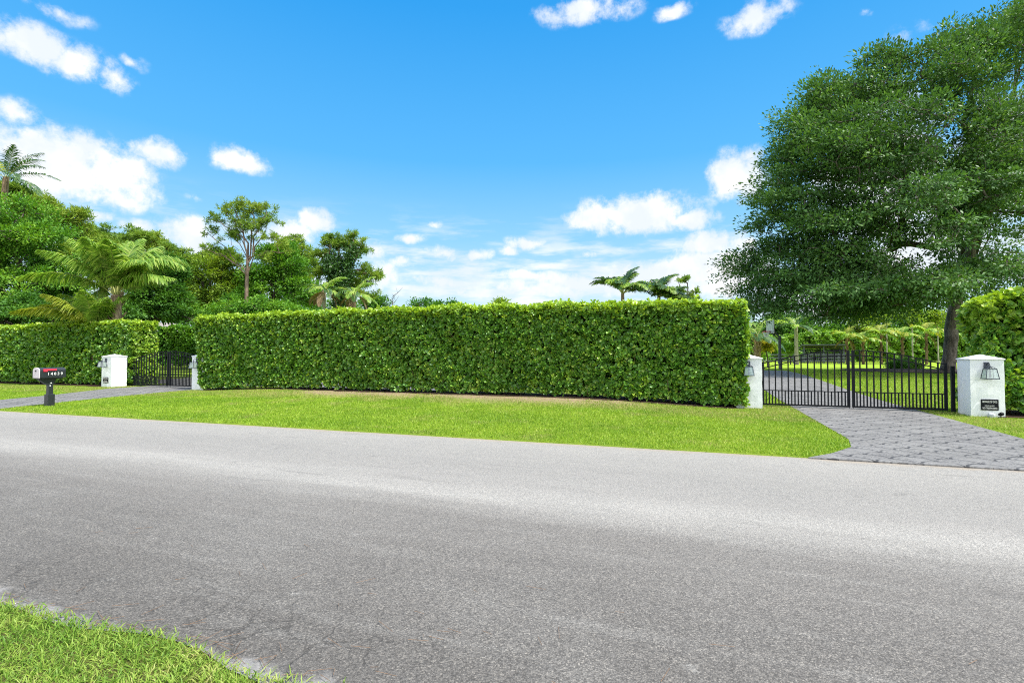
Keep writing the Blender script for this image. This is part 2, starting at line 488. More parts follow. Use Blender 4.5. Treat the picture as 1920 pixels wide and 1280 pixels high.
def leaf4(Pn, A, N, L, Wd):
    """one rhombus per leaf: verts, quads"""
    A = nrm(A); S = nrm(np.cross(A, N))
    L = np.asarray(L)[:, None]; Wd = np.asarray(Wd)[:, None]
    n = len(Pn)
    mid = Pn + A * L * .52
    V = np.stack([Pn, mid + S * Wd * .5, Pn + A * L, mid - S * Wd * .5], 1).reshape(-1, 3)
    return V, np.arange(n * 4).reshape(n, 4)

def leaf6(Pn, A, N, L, Wd, fold=.18):
    """paddle shaped leaf, folded at the midrib: two quads per leaf"""
    A = nrm(A); S = nrm(np.cross(A, N)); U = np.cross(S, A)
    L = np.asarray(L)[:, None]; Wd = np.asarray(Wd)[:, None]
    n = len(Pn)
    up = U * Wd * fold
    V = np.stack([Pn, Pn + A * L * .4 + S * Wd * .34 + up, Pn + A * L * .78 + S * Wd * .5 + up, Pn + A * L - U * L * .06,
                  Pn + A * L * .78 - S * Wd * .5 + up, Pn + A * L * .4 - S * Wd * .34 + up], 1).reshape(-1, 3)
    i = np.arange(n)[:, None] * 6
    Fq = np.concatenate([i + np.array([[0, 1, 2, 3]]), i + np.array([[0, 3, 4, 5]])], 0)
    return V, Fq

def tubes_np(P0, P1, r0, r1, k):
    T = nrm(P1 - P0)
    ref = np.where(np.abs(T[:, 2:3]) < .9, np.array([[0, 0, 1.]]), np.array([[1., 0, 0]]))
    A = nrm(np.cross(T, ref)); B = np.cross(T, A)
    w = 2 * np.pi * np.arange(k) / k
    ring = A[:, None] * np.cos(w)[None, :, None] + B[:, None] * np.sin(w)[None, :, None]
    V = np.concatenate([P0[:, None] + ring * r0[:, None, None], P1[:, None] + ring * r1[:, None, None]], 1)
    n = len(P0)
    base = (np.arange(n) * 2 * k)[:, None, None]
    j = np.arange(k); j2 = (j + 1) % k
    q = np.stack([j, j2, j2 + k, j + k], 1)[None]
    return V.reshape(-1, 3), (base + q).reshape(-1, 4)

# ------------------------------------------------------------------ hedge
def hedge(name, label, A0, A1, depth, ztop, zbase, dens, ll, mat, cat='hedge', seed=1, gaps=.12, z0=.12, rough=.1,
          back=.25, shoot=6, young=(.04, .75), ends=(1, 1), group=None, lightend=(0, 0), inset=0.0):
    """front base line A0 -> A1 (left to right as seen from the road); depth goes away from the road"""
    r = np.random.default_rng(seed)
    A0 = np.array(A0, float); A1 = np.array(A1, float)
    Lg = np.linalg.norm(A1 - A0); sx = (A1 - A0) / Lg; dn = np.array([-sx[1], sx[0]])
    if dn[1] < 0: dn = -dn
    H = float(ztop(.5))
    ph = r.uniform(0, 6.28, 8); fq = r.uniform(.7, 3.2, 8); fz = r.uniform(.8, 3.0, 8)
    def lump(a, b):
        return sum(np.sin(a * fq[i] + b * fz[i] + ph[i]) for i in range(8)) / 8
    root = empty(name, (A0[0], A0[1], zbase(0)))
    tag(root, label, cat, group)
    # faces: (area, sampler)
    LEAF = []
    faces = [('front', Lg * H, 1.0), ('top', Lg * depth, 1.0), ('back', Lg * H, back),
             ('left', depth * H, ends[0]), ('right', depth * H, ends[1])]
    PP, NN, YY = [], [], []
    for f, area, k in faces:
        n = int(area * dens / shoot * k)
        if n < 1: continue
        a = r.uniform(0, 1, n); bq = r.uniform(0, 1, n)
        s = a * Lg; d = np.zeros(n)
        zt = ztop(a); zb = zbase(a) + z0
        z = zb + (zt - zb) * bq
        nn = np.zeros((n, 3))
        if f == 'front': nn[:, :2] = -dn
        elif f == 'back': d = np.full(n, depth); nn[:, :2] = dn
        elif f == 'top': d = bq * depth; z = zt.copy(); nn[:, 2] = 1
        else:
            d = a * depth; s = np.zeros(n) if f == 'left' else np.full(n, Lg)
            tt = np.full(n, 0.0 if f == 'left' else 1.0)
            zt = ztop(tt); zb = zbase(tt) + z0; z = zb + (zt - zb) * bq
            nn[:, :2] = -sx if f == 'left' else sx
            if f == 'left' and inset: s = inset * (1 - bq) ** .8
        # lumps, rounded arrises and shoots set back into the hedge
        lu = lump(s + d * .7, z)
        dep = np.where(r.uniform(size=n) < .68, np.abs(r.normal(0, .07, n)), r.uniform(.08, .42, n)) - lu * rough * 2
        hole = sum(np.sin(s * 1.9 * fq[(i + 3) % 8] + d + z * 1.7 * fz[i] + ph[(i + 5) % 8]) for i in range(5)) / 5
        keep = ~((hole > .42) & (dep < .26) & (r.uniform(size=n) < gaps * 6))
        if f == 'top': keep[:] = True
        elif inset: keep &= s >= inset * (1 - bq) ** .8 - .02
        pos = np.stack([A0[0] + sx[0] * s + dn[0] * d, A0[1] + sx[1] * s + dn[1] * d, z], 1)
        # round the top edges
        if f != 'top':
            e = np.clip((z - (zt - .16)) / .16, 0, 1); dep = dep + e * e * .07
            pos[:, 2] += lump(s * 1.3, d + 3) * .05 * e
            nn[:, 2] += e * .8
        else:
            pos[:, 2] += lump(s * 1.3, d) * .07 + np.maximum(0, r.normal(0, .045, n)) - np.clip(.25 - d, 0, 1) * .25
        pos -= nrm(nn) * dep[:, None]
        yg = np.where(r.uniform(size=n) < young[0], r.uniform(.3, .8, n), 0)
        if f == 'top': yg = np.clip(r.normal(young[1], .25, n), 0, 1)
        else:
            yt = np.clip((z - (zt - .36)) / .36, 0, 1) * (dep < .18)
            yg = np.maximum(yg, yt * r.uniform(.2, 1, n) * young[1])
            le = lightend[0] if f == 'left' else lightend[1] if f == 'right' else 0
            if le: yg = np.maximum(yg, le * r.uniform(0, 1, n) * (dep < .14))  # paler end leaves; on right ends this puts the sunlight into the colour
        PP.append(pos[keep]); NN.append(nn[keep]); YY.append(yg[keep])
    Pn = np.concatenate(PP); Nn = nrm(np.concatenate(NN)); Y = np.concatenate(YY)
    n = len(Pn)
    D = nrm(Nn * .75 + np.array([0, 0, .45]) + r.normal(0, .45, (n, 3)))
    a1 = nrm(np.cross(D, nrm(r.normal(size=(n, 3))))); a2 = np.cross(D, a1)
    Vs, Fs, Ys = [], [], []
    off = 0
    for j in range(shoot):
        w = 2 * np.pi * j / shoot * 1.0 + r.normal(0, .3, n) + (j % 2) * .4
        rad = a1 * np.cos(w)[:, None] + a2 * np.sin(w)[:, None]
        open_ = (.55 + .35 * (j / shoot)) * np.ones(n) + r.normal(0, .14, n)
        ax = D * np.cos(open_ * 1.35)[:, None] + rad * np.sin(open_ * 1.35)[:, None]
        L = ll * r.uniform(.72, 1.2, n)
        V, Fq = leaf6(Pn - D * (.03 * (j // 2))[..., None] if False else Pn - D * .025 * (j // 2), ax, D * .8 - rad * .6 + r.normal(0, .15, (n, 3)), L, L * r.uniform(.58, .74, n))
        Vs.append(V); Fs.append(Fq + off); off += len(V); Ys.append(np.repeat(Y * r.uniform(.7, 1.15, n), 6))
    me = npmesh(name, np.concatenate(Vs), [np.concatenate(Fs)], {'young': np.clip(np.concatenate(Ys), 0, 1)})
    me.transform(__import__('mathutils').Matrix.Translation((-A0[0], -A0[1], -zbase(0))))
    link('foliage', me, mat, root)
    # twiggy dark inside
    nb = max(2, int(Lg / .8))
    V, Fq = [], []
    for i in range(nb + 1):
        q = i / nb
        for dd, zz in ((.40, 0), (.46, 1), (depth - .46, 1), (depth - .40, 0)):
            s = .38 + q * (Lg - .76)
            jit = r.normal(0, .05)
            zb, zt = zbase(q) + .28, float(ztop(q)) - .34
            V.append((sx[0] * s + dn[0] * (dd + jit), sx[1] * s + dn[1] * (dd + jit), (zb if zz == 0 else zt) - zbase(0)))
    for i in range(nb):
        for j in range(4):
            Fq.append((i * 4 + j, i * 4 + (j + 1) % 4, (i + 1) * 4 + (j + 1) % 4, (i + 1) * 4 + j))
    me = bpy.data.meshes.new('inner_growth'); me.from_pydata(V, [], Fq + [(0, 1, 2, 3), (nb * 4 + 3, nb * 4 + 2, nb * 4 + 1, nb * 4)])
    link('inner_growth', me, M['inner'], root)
    # stems seen in the gaps and along the foot
    ns = int(Lg * 26)
    s = r.uniform(.15, Lg - .15, ns); d = r.uniform(.12, depth - .2, ns)
    q = s / Lg
    zb = np.array([zbase(t) for t in q]); zl = zb + r.uniform(-.05, H * .7, ns) * (r.uniform(size=ns) < .65)
    p0 = np.stack([sx[0] * s + dn[0] * d, sx[1] * s + dn[1] * d, zl - zbase(0)], 1)
    p1 = p0 + np.stack([r.normal(0, .18, ns), r.normal(0, .18, ns), r.uniform(.4, .9, ns)], 1)
    p1 -= np.concatenate([dn * 1.0, [0]])[None] * r.uniform(0, .12, ns)[:, None]
    V, Fq = tubes_np(p0, p1, np.full(ns, .011), np.full(ns, .006), 4)
    link('stems', npmesh('stems', V, [Fq]), M['twig'], root)['kind'] = 'stuff'
    return root

# ------------------------------------------------------------------ trees
def tree(name, label, base, lobes, clumps, leaves, crad, ll, mat, bark='bark', trunk_r=.25, trunk_top=None, seed=1, flat=.5,
         style='spray', limbs=8, shell=.45, cat='tree', group=None, zmin=None, wl=.5, vine=None, limb_from=.5, upb=.3, tuft=(7, 12), pw=.42, lump=6, twig=.008, stretch=.3, leader=.06):
    r = np.random.default_rng(seed)
    base = np.array(base, float)
    ex = []
    for l in lobes:
        ex.append((l[0], l[1], l[2] - l[5] * .08, l[3] * .78, l[4] * .78, l[5] * .78))
        for k in range(lump):
            d_ = r.normal(size=3); d_ /= np.linalg.norm(d_); d_[2] = abs(d_[2]) * 1.1 - .25
            s_ = r.uniform(.26, .46)
            ex.append((l[0] + d_[0] * l[3] * .8, l[1] + d_[1] * l[4] * .8, l[2] + d_[2] * l[5] * .85, l[3] * s_, l[4] * s_, l[5] * s_))
    lobes = ex
    vol = np.array([l[3] * l[4] * l[5] for l in lobes]); pr = vol ** .75 / (vol ** .75).sum()
    pick = r.choice(len(lobes), clumps, p=pr)
    Lb = np.array(lobes, float)
    d = nrm(r.normal(size=(clumps, 3)))
    d[:, 2] = np.where(d[:, 2] < -.6, -d[:, 2], d[:, 2])
    rad = (r.uniform(shell ** 3, 1, clumps)) ** (1 / 3)
    rad = np.where(r.uniform(size=clumps) < leader, r.uniform(1.0, 1.22, clumps), rad)
    Cc = Lb[pick, :3] + d * Lb[pick, 3:6] * rad[:, None]
    if zmin is not None:
        Cc = Cc[Cc[:, 2] > zmin + .9 + .8 * np.sin(Cc[:, 0] * .9) * np.cos(Cc[:, 1] * .8) + r.uniform(-.4, .4, len(Cc))]
    ctr = (Lb[:, :3] * pr[:, None]).sum(0)
    if trunk_top is None: trunk_top = np.array([base[0] * .5 + ctr[0] * .5, base[1] * .5 + ctr[1] * .5, ctr[2] * .75 + base[2] * .25])
    tt = np.array(trunk_top, float)
    nodes = []; par = []
    nt_ = 8
    for i in range(nt_ + 1):
        q = i / nt_
        p = base + (tt - base) * q
        p[:2] += r.normal(0, .10 * trunk_r, 2) * math.sin(q * math.pi)
        nodes.append(p); par.append(i - 1)
    order = np.argsort(np.linalg.norm(Cc - tt, axis=1))[::-1]
    targets = []
    for i in order:
        if all(np.linalg.norm(Cc[i] - q) > np.linalg.norm(Lb[:, 3:6].mean(0)) * .55 for q in targets):
            targets.append(Cc[i])
        if len(targets) >= limbs: break
    for q in targets:
        sidx = int(np.clip(round(nt_ * (limb_from + (1 - limb_from) * r.uniform(0, 1))), 1, nt_))
        s = nodes[sidx]; e = s + (q - s) * .86
        ctl = s + (e - s) * .45 + np.array([0, 0, np.linalg.norm(e - s) * .16])
        prev = sidx
        for k in range(1, 8):
            w = k / 7
            p = s * (1 - w) ** 2 + ctl * 2 * w * (1 - w) + e * w * w + r.normal(0, .02 * np.linalg.norm(e - s), 3)
            nodes.append(p); par.append(prev); prev = len(nodes) - 1
    arr = np.zeros((len(nodes) + 2 * len(Cc), 3)); arr[:len(nodes)] = nodes; cnt = len(nodes)
    dl = np.min(np.linalg.norm(Cc[:, None] - arr[None, :cnt], axis=2), 1)
    tips = []
    for i in np.argsort(dl):
        c = Cc[i]
        dd = np.linalg.norm(arr[1:cnt] - c, axis=1) + .25 * np.maximum(0, arr[1:cnt, 2] - c[2] + .3)
        j = int(np.argmin(dd)) + 1
        mid = (arr[j] + c) / 2 + r.normal(0, .08, 3) * np.linalg.norm(c - arr[j])
        arr[cnt] = mid; par.append(j); arr[cnt + 1] = c; par.append(cnt); tips.append(cnt + 1); cnt += 2
    arr = arr[:cnt]; par = np.array(par)
    cn = np.zeros(cnt); cn[tips] = 1
    for i in range(cnt - 1, 0, -1):
        cn[par[i]] += cn[i]
    rr = np.maximum(cn, .4) ** pw; rr = rr / rr[0] * trunk_r
    rr = np.maximum(rr, twig)
    rr[0] *= 1.3; rr[1] *= 1.08
    idx = np.arange(1, cnt)
    p0, p1, ra, rb = arr[par[idx]], arr[idx], np.minimum(rr[par[idx]], rr[idx] * 1.6), rr[idx]
    ra[:nt_] = rr[par[idx[:nt_]]]
    V, Fq, off = [], [], 0
    for lo, hi, k in ((.06, 99, 9), (.02, .06, 5), (0, .02, 3)):
        s = (rb >= lo) & (rb < hi)
        if s.any():
            T_ = nrm(p1[s] - p0[s])
            v, f = tubes_np(p0[s] - T_ * ra[s][:, None] * .12, p1[s] + T_ * rb[s][:, None] * .25, ra[s], rb[s], k); V.append(v); Fq.append(f + off); off += len(v)
    root = empty(name, tuple(base)); tag(root, label, cat, group)
    link('trunk', npmesh('trunk', np.concatenate(V) - base, [np.concatenate(Fq)], smooth=True), M[bark], root)
    # leaves
    n = len(Cc)
    if style == 'spray':
        k = leaves; N = n * k
        c = np.repeat(Cc, k, 0)
        sz = np.repeat(crad * r.uniform(.6, 1.25, n), k)
        q = nrm(r.normal(size=(N, 3))) * (r.uniform(.1, 1, N) ** .6)[:, None]
        out = nrm(c - ctr)
        o = q * sz[:, None]; o[:, 2] *= flat
        o += out * (np.sum(q * out, 1) * sz * stretch)[:, None]
        ax = nrm(q * 1.0 + out * .35 + np.array([0, 0, upb - .25]) + r.normal(0, .35, (N, 3)))
        nn = nrm(np.array([0, 0, 1.0]) + out * .35 + r.normal(0, .45, (N, 3)))
        L = ll * r.uniform(.65, 1.25, N)
        V, Fq = leaf4(c + o, ax, nn, L, L * wl)
    else:
        nt, nn_ = tuft
        N = n * nt
        tc = np.repeat(Cc, nt, 0) + nrm(r.normal(size=(N, 3))) * (r.uniform(.2, 1, N) * crad)[:, None] * np.array([1, 1, flat])
        k = nn_
        c = np.repeat(tc, k, 0)
        ax = nrm(r.normal(size=(N * k, 3)) + np.array([0, 0, .45]))
        L = ll * r.uniform(.7, 1.2, N * k)
        V, Fq = leaf4(c, ax, rdir(N * k), L, L * wl)
    link('crown', npmesh('crown', V - base, [Fq]), M[mat], root)
    if vine:
        # climbing vine round trunk and limbs
        Vv, n0 = [], 0
        cc = []
        for (pa, pb, rad) in vine:
            pa, pb = np.array(pa), np.array(pb)
            m_ = 700
            w = r.uniform(0, 1, m_)
            pp = pa + (pb - pa) * w[:, None] + nrm(r.normal(size=(m_, 3))) * (rad * r.uniform(.2, 1, m_) ** .5 * (.7 + .5 * np.sin(w * 9) ** 2))[:, None]
            cc.append(pp)
        cc = np.repeat(np.concatenate(cc), 4, 0); m_ = len(cc)
        L = .2 * r.uniform(.7, 1.3, m_)
        V, Fq = leaf4(cc + r.normal(0, .12, (m_, 3)), r.normal(size=(m_, 3)) + np.array([0, 0, -.8]), rdir(m_), L, L * .7)
        link('vine', npmesh('vine', V - base, [Fq]), M['vine'], root)
    return root

def lobe(px, py, Y, rx, ry, rd=None):
    c = P(px, py, Y)
    return (c.x, c.y, c.z, rx / F * Y, (rd if rd is not None else rx / F * Y * .8), ry / F * Y)

# ------------------------------------------------------------------ palms
def frond_mesh(L, th0, th1, nl, llen, width, r, droop=.5, bend=0.0, stalk=.16, vshape=.35, hang=0.0):
    """frond growing from the origin along +x; returns (rachis pts, leaf verts, faces)"""
    K = 14
    pts = [np.zeros(3)]; tang = []
    for i in range(K):
        q = (i + .5) / K
        th = th0 + (th1 - th0) * q ** 1.25
        az = bend * q
        t = np.array([math.cos(th) * math.cos(az), math.cos(th) * math.sin(az), math.sin(th)])
        tang.append(t); pts.append(pts[-1] + t * L / K)
    pts = np.array(pts)
    q = np.linspace(stalk, .985, nl)
    x = q * K; i0 = np.minimum(x.astype(int), K - 1); fr = (x - i0)[:, None]
    pos = pts[i0] * (1 - fr) + pts[i0 + 1] * fr
    T = np.array(tang)[i0]
    side = nrm(np.cross(T, np.array([0, 0, 1.0])))
    up = np.cross(side, T)
    prof = np.sin(np.clip((q - stalk) / (1 - stalk), 0, 1) ** .75 * math.pi * .86 + .28) ** .8
    V, Fq, off = [], [], 0
    for sgn in (-1, 1):
        jit = r.normal(0, .09, (nl, 3))
        d0 = nrm(side * sgn * (.95 - .35 * q[:, None]) + T * (.45 + .55 * q[:, None]) + up * vshape + jit)
        d0 = nrm(d0 + np.array([0, 0, -1.0]) * hang * r.uniform(.7, 1.3, (nl, 1)))
        ln = (llen * prof * r.uniform(.85, 1.1, nl))[:, None]
        mid = pos + d0 * ln * .5
        d1 = nrm(d0 + np.array([0, 0, -1.0]) * droop * r.uniform(.6, 1.4, (nl, 1)))
        tip = mid + d1 * ln * .5
        wn = nrm(np.cross(d0, up + side * .3)) * width * .5
        V.append(np.stack([pos - wn * .5, pos + wn * .5, mid + wn, tip, mid - wn], 1).reshape(-1, 3))
        i = np.arange(nl)[:, None] * 5 + off
        Fq.append(np.concatenate([i + 0, i + 1, i + 2, i + 4], 1)); 
        Fq.append(np.concatenate([i + 4, i + 2, i + 3], 1)); off += nl * 5
    return pts, np.concatenate(V), Fq

def palm(name, label, base, top, tr, fronds, seed=1, lean=0, bark='palmbark', nl=38, llen=.55, width=.045, mat='frond', cat='palm tree',
         group=None, droop=.6, boots=0, rach=.022, hang=.25):
    """fronds: list of (azimuth deg, start elevation, end elevation, length[, material])"""
    r = np.random.default_rng(seed)
    base = Vector(base); top = Vector(top)
    root = empty(name, base); tag(root, label, cat, group)
    tb = MB(); n = 12
    h = top - base
    pts, rad = [], []
    for i in range(n + 1):
        q = i / n
        p = h * q + Vector((lean * math.sin(q * math.pi), 0, 0))
        pts.append(p); rad.append(tr * (1.25 - .25 * min(1, q * 3) - .12 * q + (.05 if i % 2 else 0)))
    tb.tube(pts, rad, 10)
    for i in range(boots):
        q = .35 + .65 * i / boots; an = i * 2.4
        p = h * q
        d = Vector((math.cos(an), math.sin(an), 0))
        tb.bar(p + d * tr * .8, p + d * tr * 1.75 + Vector((0, 0, .34)), .15, .03)
    tb.build('trunk', M[bark], root)
    for fr in fronds:
        az, t0, t1, L = fr[:4]
        mt = fr[4] if len(fr) > 4 else mat
        pts, V, Fq = frond_mesh(L, R(t0), R(t1), nl, llen * (L / 3.2) ** .4, width, r, droop=droop, bend=r.normal(0, .15), hang=hang)
        ca, sa = math.cos(R(az)), math.sin(R(az))
        rot = np.array([[ca, -sa, 0], [sa, ca, 0], [0, 0, 1.0]])
        o = np.array(h) + np.array([ca, sa, 0]) * tr * .4
        V = V @ rot.T + o; pts = pts @ rot.T + o
        k = len(pts) - 1
        rs = rach * (1 - np.arange(k + 1) / (k + .6)) + .003
        tv, tf = tubes_np(pts[:-1], pts[1:], rs[:-1], rs[1:], 5)
        f = link('frond', npmesh('frond', V, Fq), M[mt], root)
        link('stalk', npmesh('stalk', tv, [tf]), M['frondDry' if mt == 'frondDry' else 'rachis'], f)
    return root

def ring_fronds(n, L, r, lo=-10, hi=75, mats=('frond',), dropend=-55):
    out = []
    for i in range(n):
        t0 = lo + (hi - lo) * ((i * .618) % 1)
        out.append((i * 137.5 + r.uniform(-12, 12), t0, t0 + dropend - r.uniform(0, 25), L * r.uniform(.82, 1.1), mats[i % len(mats)]))
    return out

#<<SCENE>>
# ================================================================== SETTING
def grid_sheet(name, us, vs, zf, mat, kind='structure', warp=True, label=None):
    U, Vv = np.meshgrid(us, vs)
    if warp:
        k = np.clip(np.minimum((Vv - 4) / 4, (14 - Vv) / 4.5), 0, 1)
        Vw = Vv + (vfar(U) - 8.7) * k
    else: Vw = Vv
    X = U * CU + Vw * SU; Y = -U * SU + Vw * CU
    Z = zf(X, Y, U, Vv)
    V = np.stack([X, Y, Z], -1).reshape(-1, 3)
    nu, nv = len(us), len(vs)
    i = (np.arange(nv - 1)[:, None] * nu + np.arange(nu - 1)[None]).ravel()
    me = npmesh(name, V, [np.stack([i, i + 1, i + nu + 1, i + nu], 1)], smooth=True)
    o = link(name, me, mat); tag(o, label, None, None, kind)
    return o

def ground_z(X, Y, U, Vv):
    z = lawn_h(X, Y)
    return np.where((Vv > 2.33) & (Vv < 8.69), -.05, np.where((Vv > 1.85) & (Vv < 2.33), -.002, z))

us = np.concatenate([[-900, -400, -200, -120, -80, -60], np.arange(-48, 20.1, .8), [24, 30, 40, 60, 80, 120, 200, 400, 900]])
vs = np.concatenate([[-200, -60, -20, -8, -4, -2, -1, 0, 1, 1.80, 1.90, 2.30, 2.36, 5, 8.68, 8.72], np.arange(9.2, 22, .5), np.arange(22, 45, 1.5), [50, 60, 75, 90, 130, 200, 400, 900, 1600]])
ground = grid_sheet('ground', us, vs, ground_z, M['turf'])

# the road, its edges slightly ragged
def vnear(u):
    return VNEAR + .05 * np.sin(u * 1.7) + .04 * np.sin(u * 4.3 + 1)

def road():
    us = np.concatenate([[-400, -150, -80, -50], np.arange(-36, 14, .25), [20, 40, 90, 300]])
    V, Fq = [], []
    cols = [0, .25, .5, .75, 1.0]
    rr = np.random.default_rng(3)
    for u in us:
        a = float(vnear(u)) + rr.normal(0, .015)
        b = float(vfar(u)) + .02 * math.sin(u * 2.1) + rr.normal(0, .012) + .03
        for c in cols:
            v = a + (b - a) * c
            x, y = uv(u, v)
            V.append((x, y, .004 + .05 * math.sin(math.pi * c) - (0.0)))
    n = len(cols)
    for i in range(len(us) - 1):
        for j in range(n - 1):
            Fq.append((i * n + j, (i + 1) * n + j, (i + 1) * n + j + 1, i * n + j + 1))
    me = bpy.data.meshes.new('road'); me.from_pydata(V, [], Fq)
    me.polygons.foreach_set('use_smooth', np.ones(len(Fq), bool))
    # normals up
    import bmesh
    bm = bmesh.new(); bm.from_mesh(me); bmesh.ops.recalc_face_normals(bm, faces=bm.faces)
    if sum(f.normal.z for f in bm.faces) < 0: bmesh.ops.reverse_faces(bm, faces=bm.faces)
    bm.to_mesh(me); bm.free()
    tag(link('road', me, M['asphalt']), None, None, None, 'structure')
road()

POLYS = []
def ribbon(name, left, right, mat, dz=.014, step=.5, cols=8, skirt=True):
    """sheet draped on the ground between two edges given as (u, v) points at matching stations"""
    L, Rr = [], []
    for k in range(len(left) - 1):
        d = max(math.dist(left[k], left[k + 1]), math.dist(right[k], right[k + 1]))
        n = max(1, int(d / step))
        for i in range(n):
            q = i / n
            L.append([left[k][j] * (1 - q) + left[k + 1][j] * q for j in (0, 1)])
            Rr.append([right[k][j] * (1 - q) + right[k + 1][j] * q for j in (0, 1)])
    L.append(left[-1]); Rr.append(right[-1])
    POLYS.append(np.array([*L, *Rr[::-1]], float))
    V, Fq = [], []
    for row_, (a, b) in enumerate(zip(L, Rr)):
        for c in range(cols + 1):
            q = c / cols
            x, y = uv(a[0] * (1 - q) + b[0] * q, a[1] * (1 - q) + b[1] * q)
            V.append((x, y, gz(x, y) + dz if row_ or not skirt else .027))
    n = cols + 1
    for i in range(len(L) - 1):
        for j in range(cols):
            Fq.append((i * n + j, i * n + j + 1, (i + 1) * n + j + 1, (i + 1) * n + j))
    if skirt:
        o = len(V)
        for c in range(n):
            V.append((V[c][0], V[c][1], -.03))
        for c in range(cols):
            Fq.append((o + c, o + c + 1, c + 1, c))
    me = bpy.data.meshes.new(name); me.from_pydata(V, [], Fq)
    import bmesh
    bm = bmesh.new(); bm.from_mesh(me)
    up = [f for f in bm.faces if f.normal.z < -.3]
    bmesh.ops.reverse_faces(bm, faces=up)
    bm.to_mesh(me); bm.free()
    o = link(name, me, mat); tag(o, None, None, None, 'structure')
    return o

ribbon('driveway', [(1.55, 8.90), (1.95, 9.35), (2.40, 10.1), (2.57, 11.0), (2.57, 17), (2.5, 33.6)],
       [(7.0, 9.0), (6.25, 9.5), (5.8, 10.2), (5.6, 11.2), (5.7, 17), (5.7, 33.6)], M['pavers'])
ribbon('driveway', [(-12, 33.6), (2.5, 33.6), (5.7, 33.6)], [(-12, 41), (2.5, 41.5), (5.7, 40.5)], M['pavers'], skirt=False)
ribbon('driveway', [(-22.6, 8.44), (-22.3, 10.3), (-23.1, 12.3), (-24.9, 15.3), (-25.2, 17), (-25.6, 19)],
       [(-18.7, 8.5), (-19.25, 10.3), (-19.9, 12.3), (-20.6, 15.3), (-20.7, 17), (-20.6, 19)], M['pavers'])
ribbon('driveway', [(-30, 24.2), (-25.6, 24.2), (-20.6, 24.2), (-10, 24.2)], [(-30, 19), (-25.6, 19), (-20.6, 19), (-10, 19)], M['pavers'], skirt=False)

def in_poly(u, v, poly):
    ins = np.zeros(len(u), bool)
    x0, y0 = poly[-1]
    for x1, y1 in poly:
        c = ((y0 > v) != (y1 > v))
        with np.errstate(divide='ignore', invalid='ignore'):
            xx = (x1 - x0) * (v - y0) / (y1 - y0 + 1e-12) + x0
        ins ^= c & (u < xx)
        x0, y0 = x1, y1
    return ins

# mulch strips under the hedges and the round bed under the big tree
def soil_strip(name, u0, u1, v0, v1, seed):
    r = np.random.default_rng(seed)
    us_ = np.arange(u0, u1 + .01, .3)
    L = [(u, v0 + .05 * math.sin(u * 2.3) + .05 * math.sin(u * 5.1 + 1) + r.normal(0, .05)) for u in us_]
    Rr = [(u, v1) for u in us_]
    return ribbon(name, L, Rr, M['mulch'], dz=.018, step=5, cols=3, skirt=False)
soil_strip('soil_bed', -20.0, 1.2, 15.92, 17.8, 1)
soil_strip('soil_bed', 7.0, 20, 16.15, 18.2, 2)
soil_strip('soil_bed', -44, -26.6, 16.4, 18.4, 3)

# ---------------------------------------------------------------- grass
def grass(name, n, u0, u1, v0, v1, h, w, mat, seed, bend=.5, thin=None, segs=1, fade=None):
    r = np.random.default_rng(seed)
    u = r.uniform(u0, u1, n); v = r.uniform(v0, v1, n)
    keep = np.ones(n, bool)
    for p in POLYS: keep &= ~in_poly(u, v, p)
    vf = vfar(u)
    ragged = .05 * np.sin(u * 3.1) + r.normal(0, .05, n)
    keep &= ~((v > vnear(u) + .015 + ragged * .6) & (v < vf + .05 + ragged * .5))
    if thin is not None: keep &= r.uniform(size=n) < thin(u, v, r)
    u, v = u[keep], v[keep]; n = len(u)
    x, y = uv(u, v)
    z = lawn_h(x, y) - .004
    k = 1.0
    if fade: k = fade(u, v)
    H = h * r.uniform(.5, 1.25, n) * k
    a = r.uniform(0, 2 * np.pi, n); S = np.stack([np.cos(a), np.sin(a), np.zeros(n)], 1)
    Pn = np.stack([x, y, z], 1)
    lean = r.normal(0, bend, (n, 2))
    D = nrm(np.concatenate([lean, np.ones((n, 1))], 1))
    W = (w * r.uniform(.7, 1.3, n))[:, None] * .5
    if segs == 1:
        V = np.stack([Pn - S * W, Pn + S * W, Pn + D * H[:, None]], 1).reshape(-1, 3)
        Fq = [np.arange(n * 3).reshape(n, 3)]
    else:
        m_ = Pn + D * H[:, None] * .55
        D2 = nrm(D + np.concatenate([lean * 1.2, -.25 * np.ones((n, 1))], 1))
        t = m_ + D2 * H[:, None] * .5
        V = np.stack([Pn - S * W, Pn + S * W, m_ + S * W * .8, t, m_ - S * W * .8], 1).reshape(-1, 3)
        i = np.arange(n)[:, None] * 5
        Fq = [np.concatenate([i, i + 1, i + 2, i + 4], 1), np.concatenate([i + 4, i + 2, i + 3], 1)]
    o = link(name, npmesh(name, V, Fq), mat)
    tag(o, None, None, None, 'stuff')
    return o

def thin_front(u, v, r):
    t = np.ones_like(u)
    q = np.sin(u * .9) * .5 + np.sin(u * 2.3 + v * 2) * .5
    bare = sstep(13.3, 15.5, v + q * .8) * sstep(-16.5, -13, u) * (1 - sstep(-3, 0, u))
    t = t * (1 - .93 * bare)
    t[(v > 15.85) & (((u > -20) & (u < 1.2)) | (u > 7.0) | (u < -26.7))] = 0
    return t

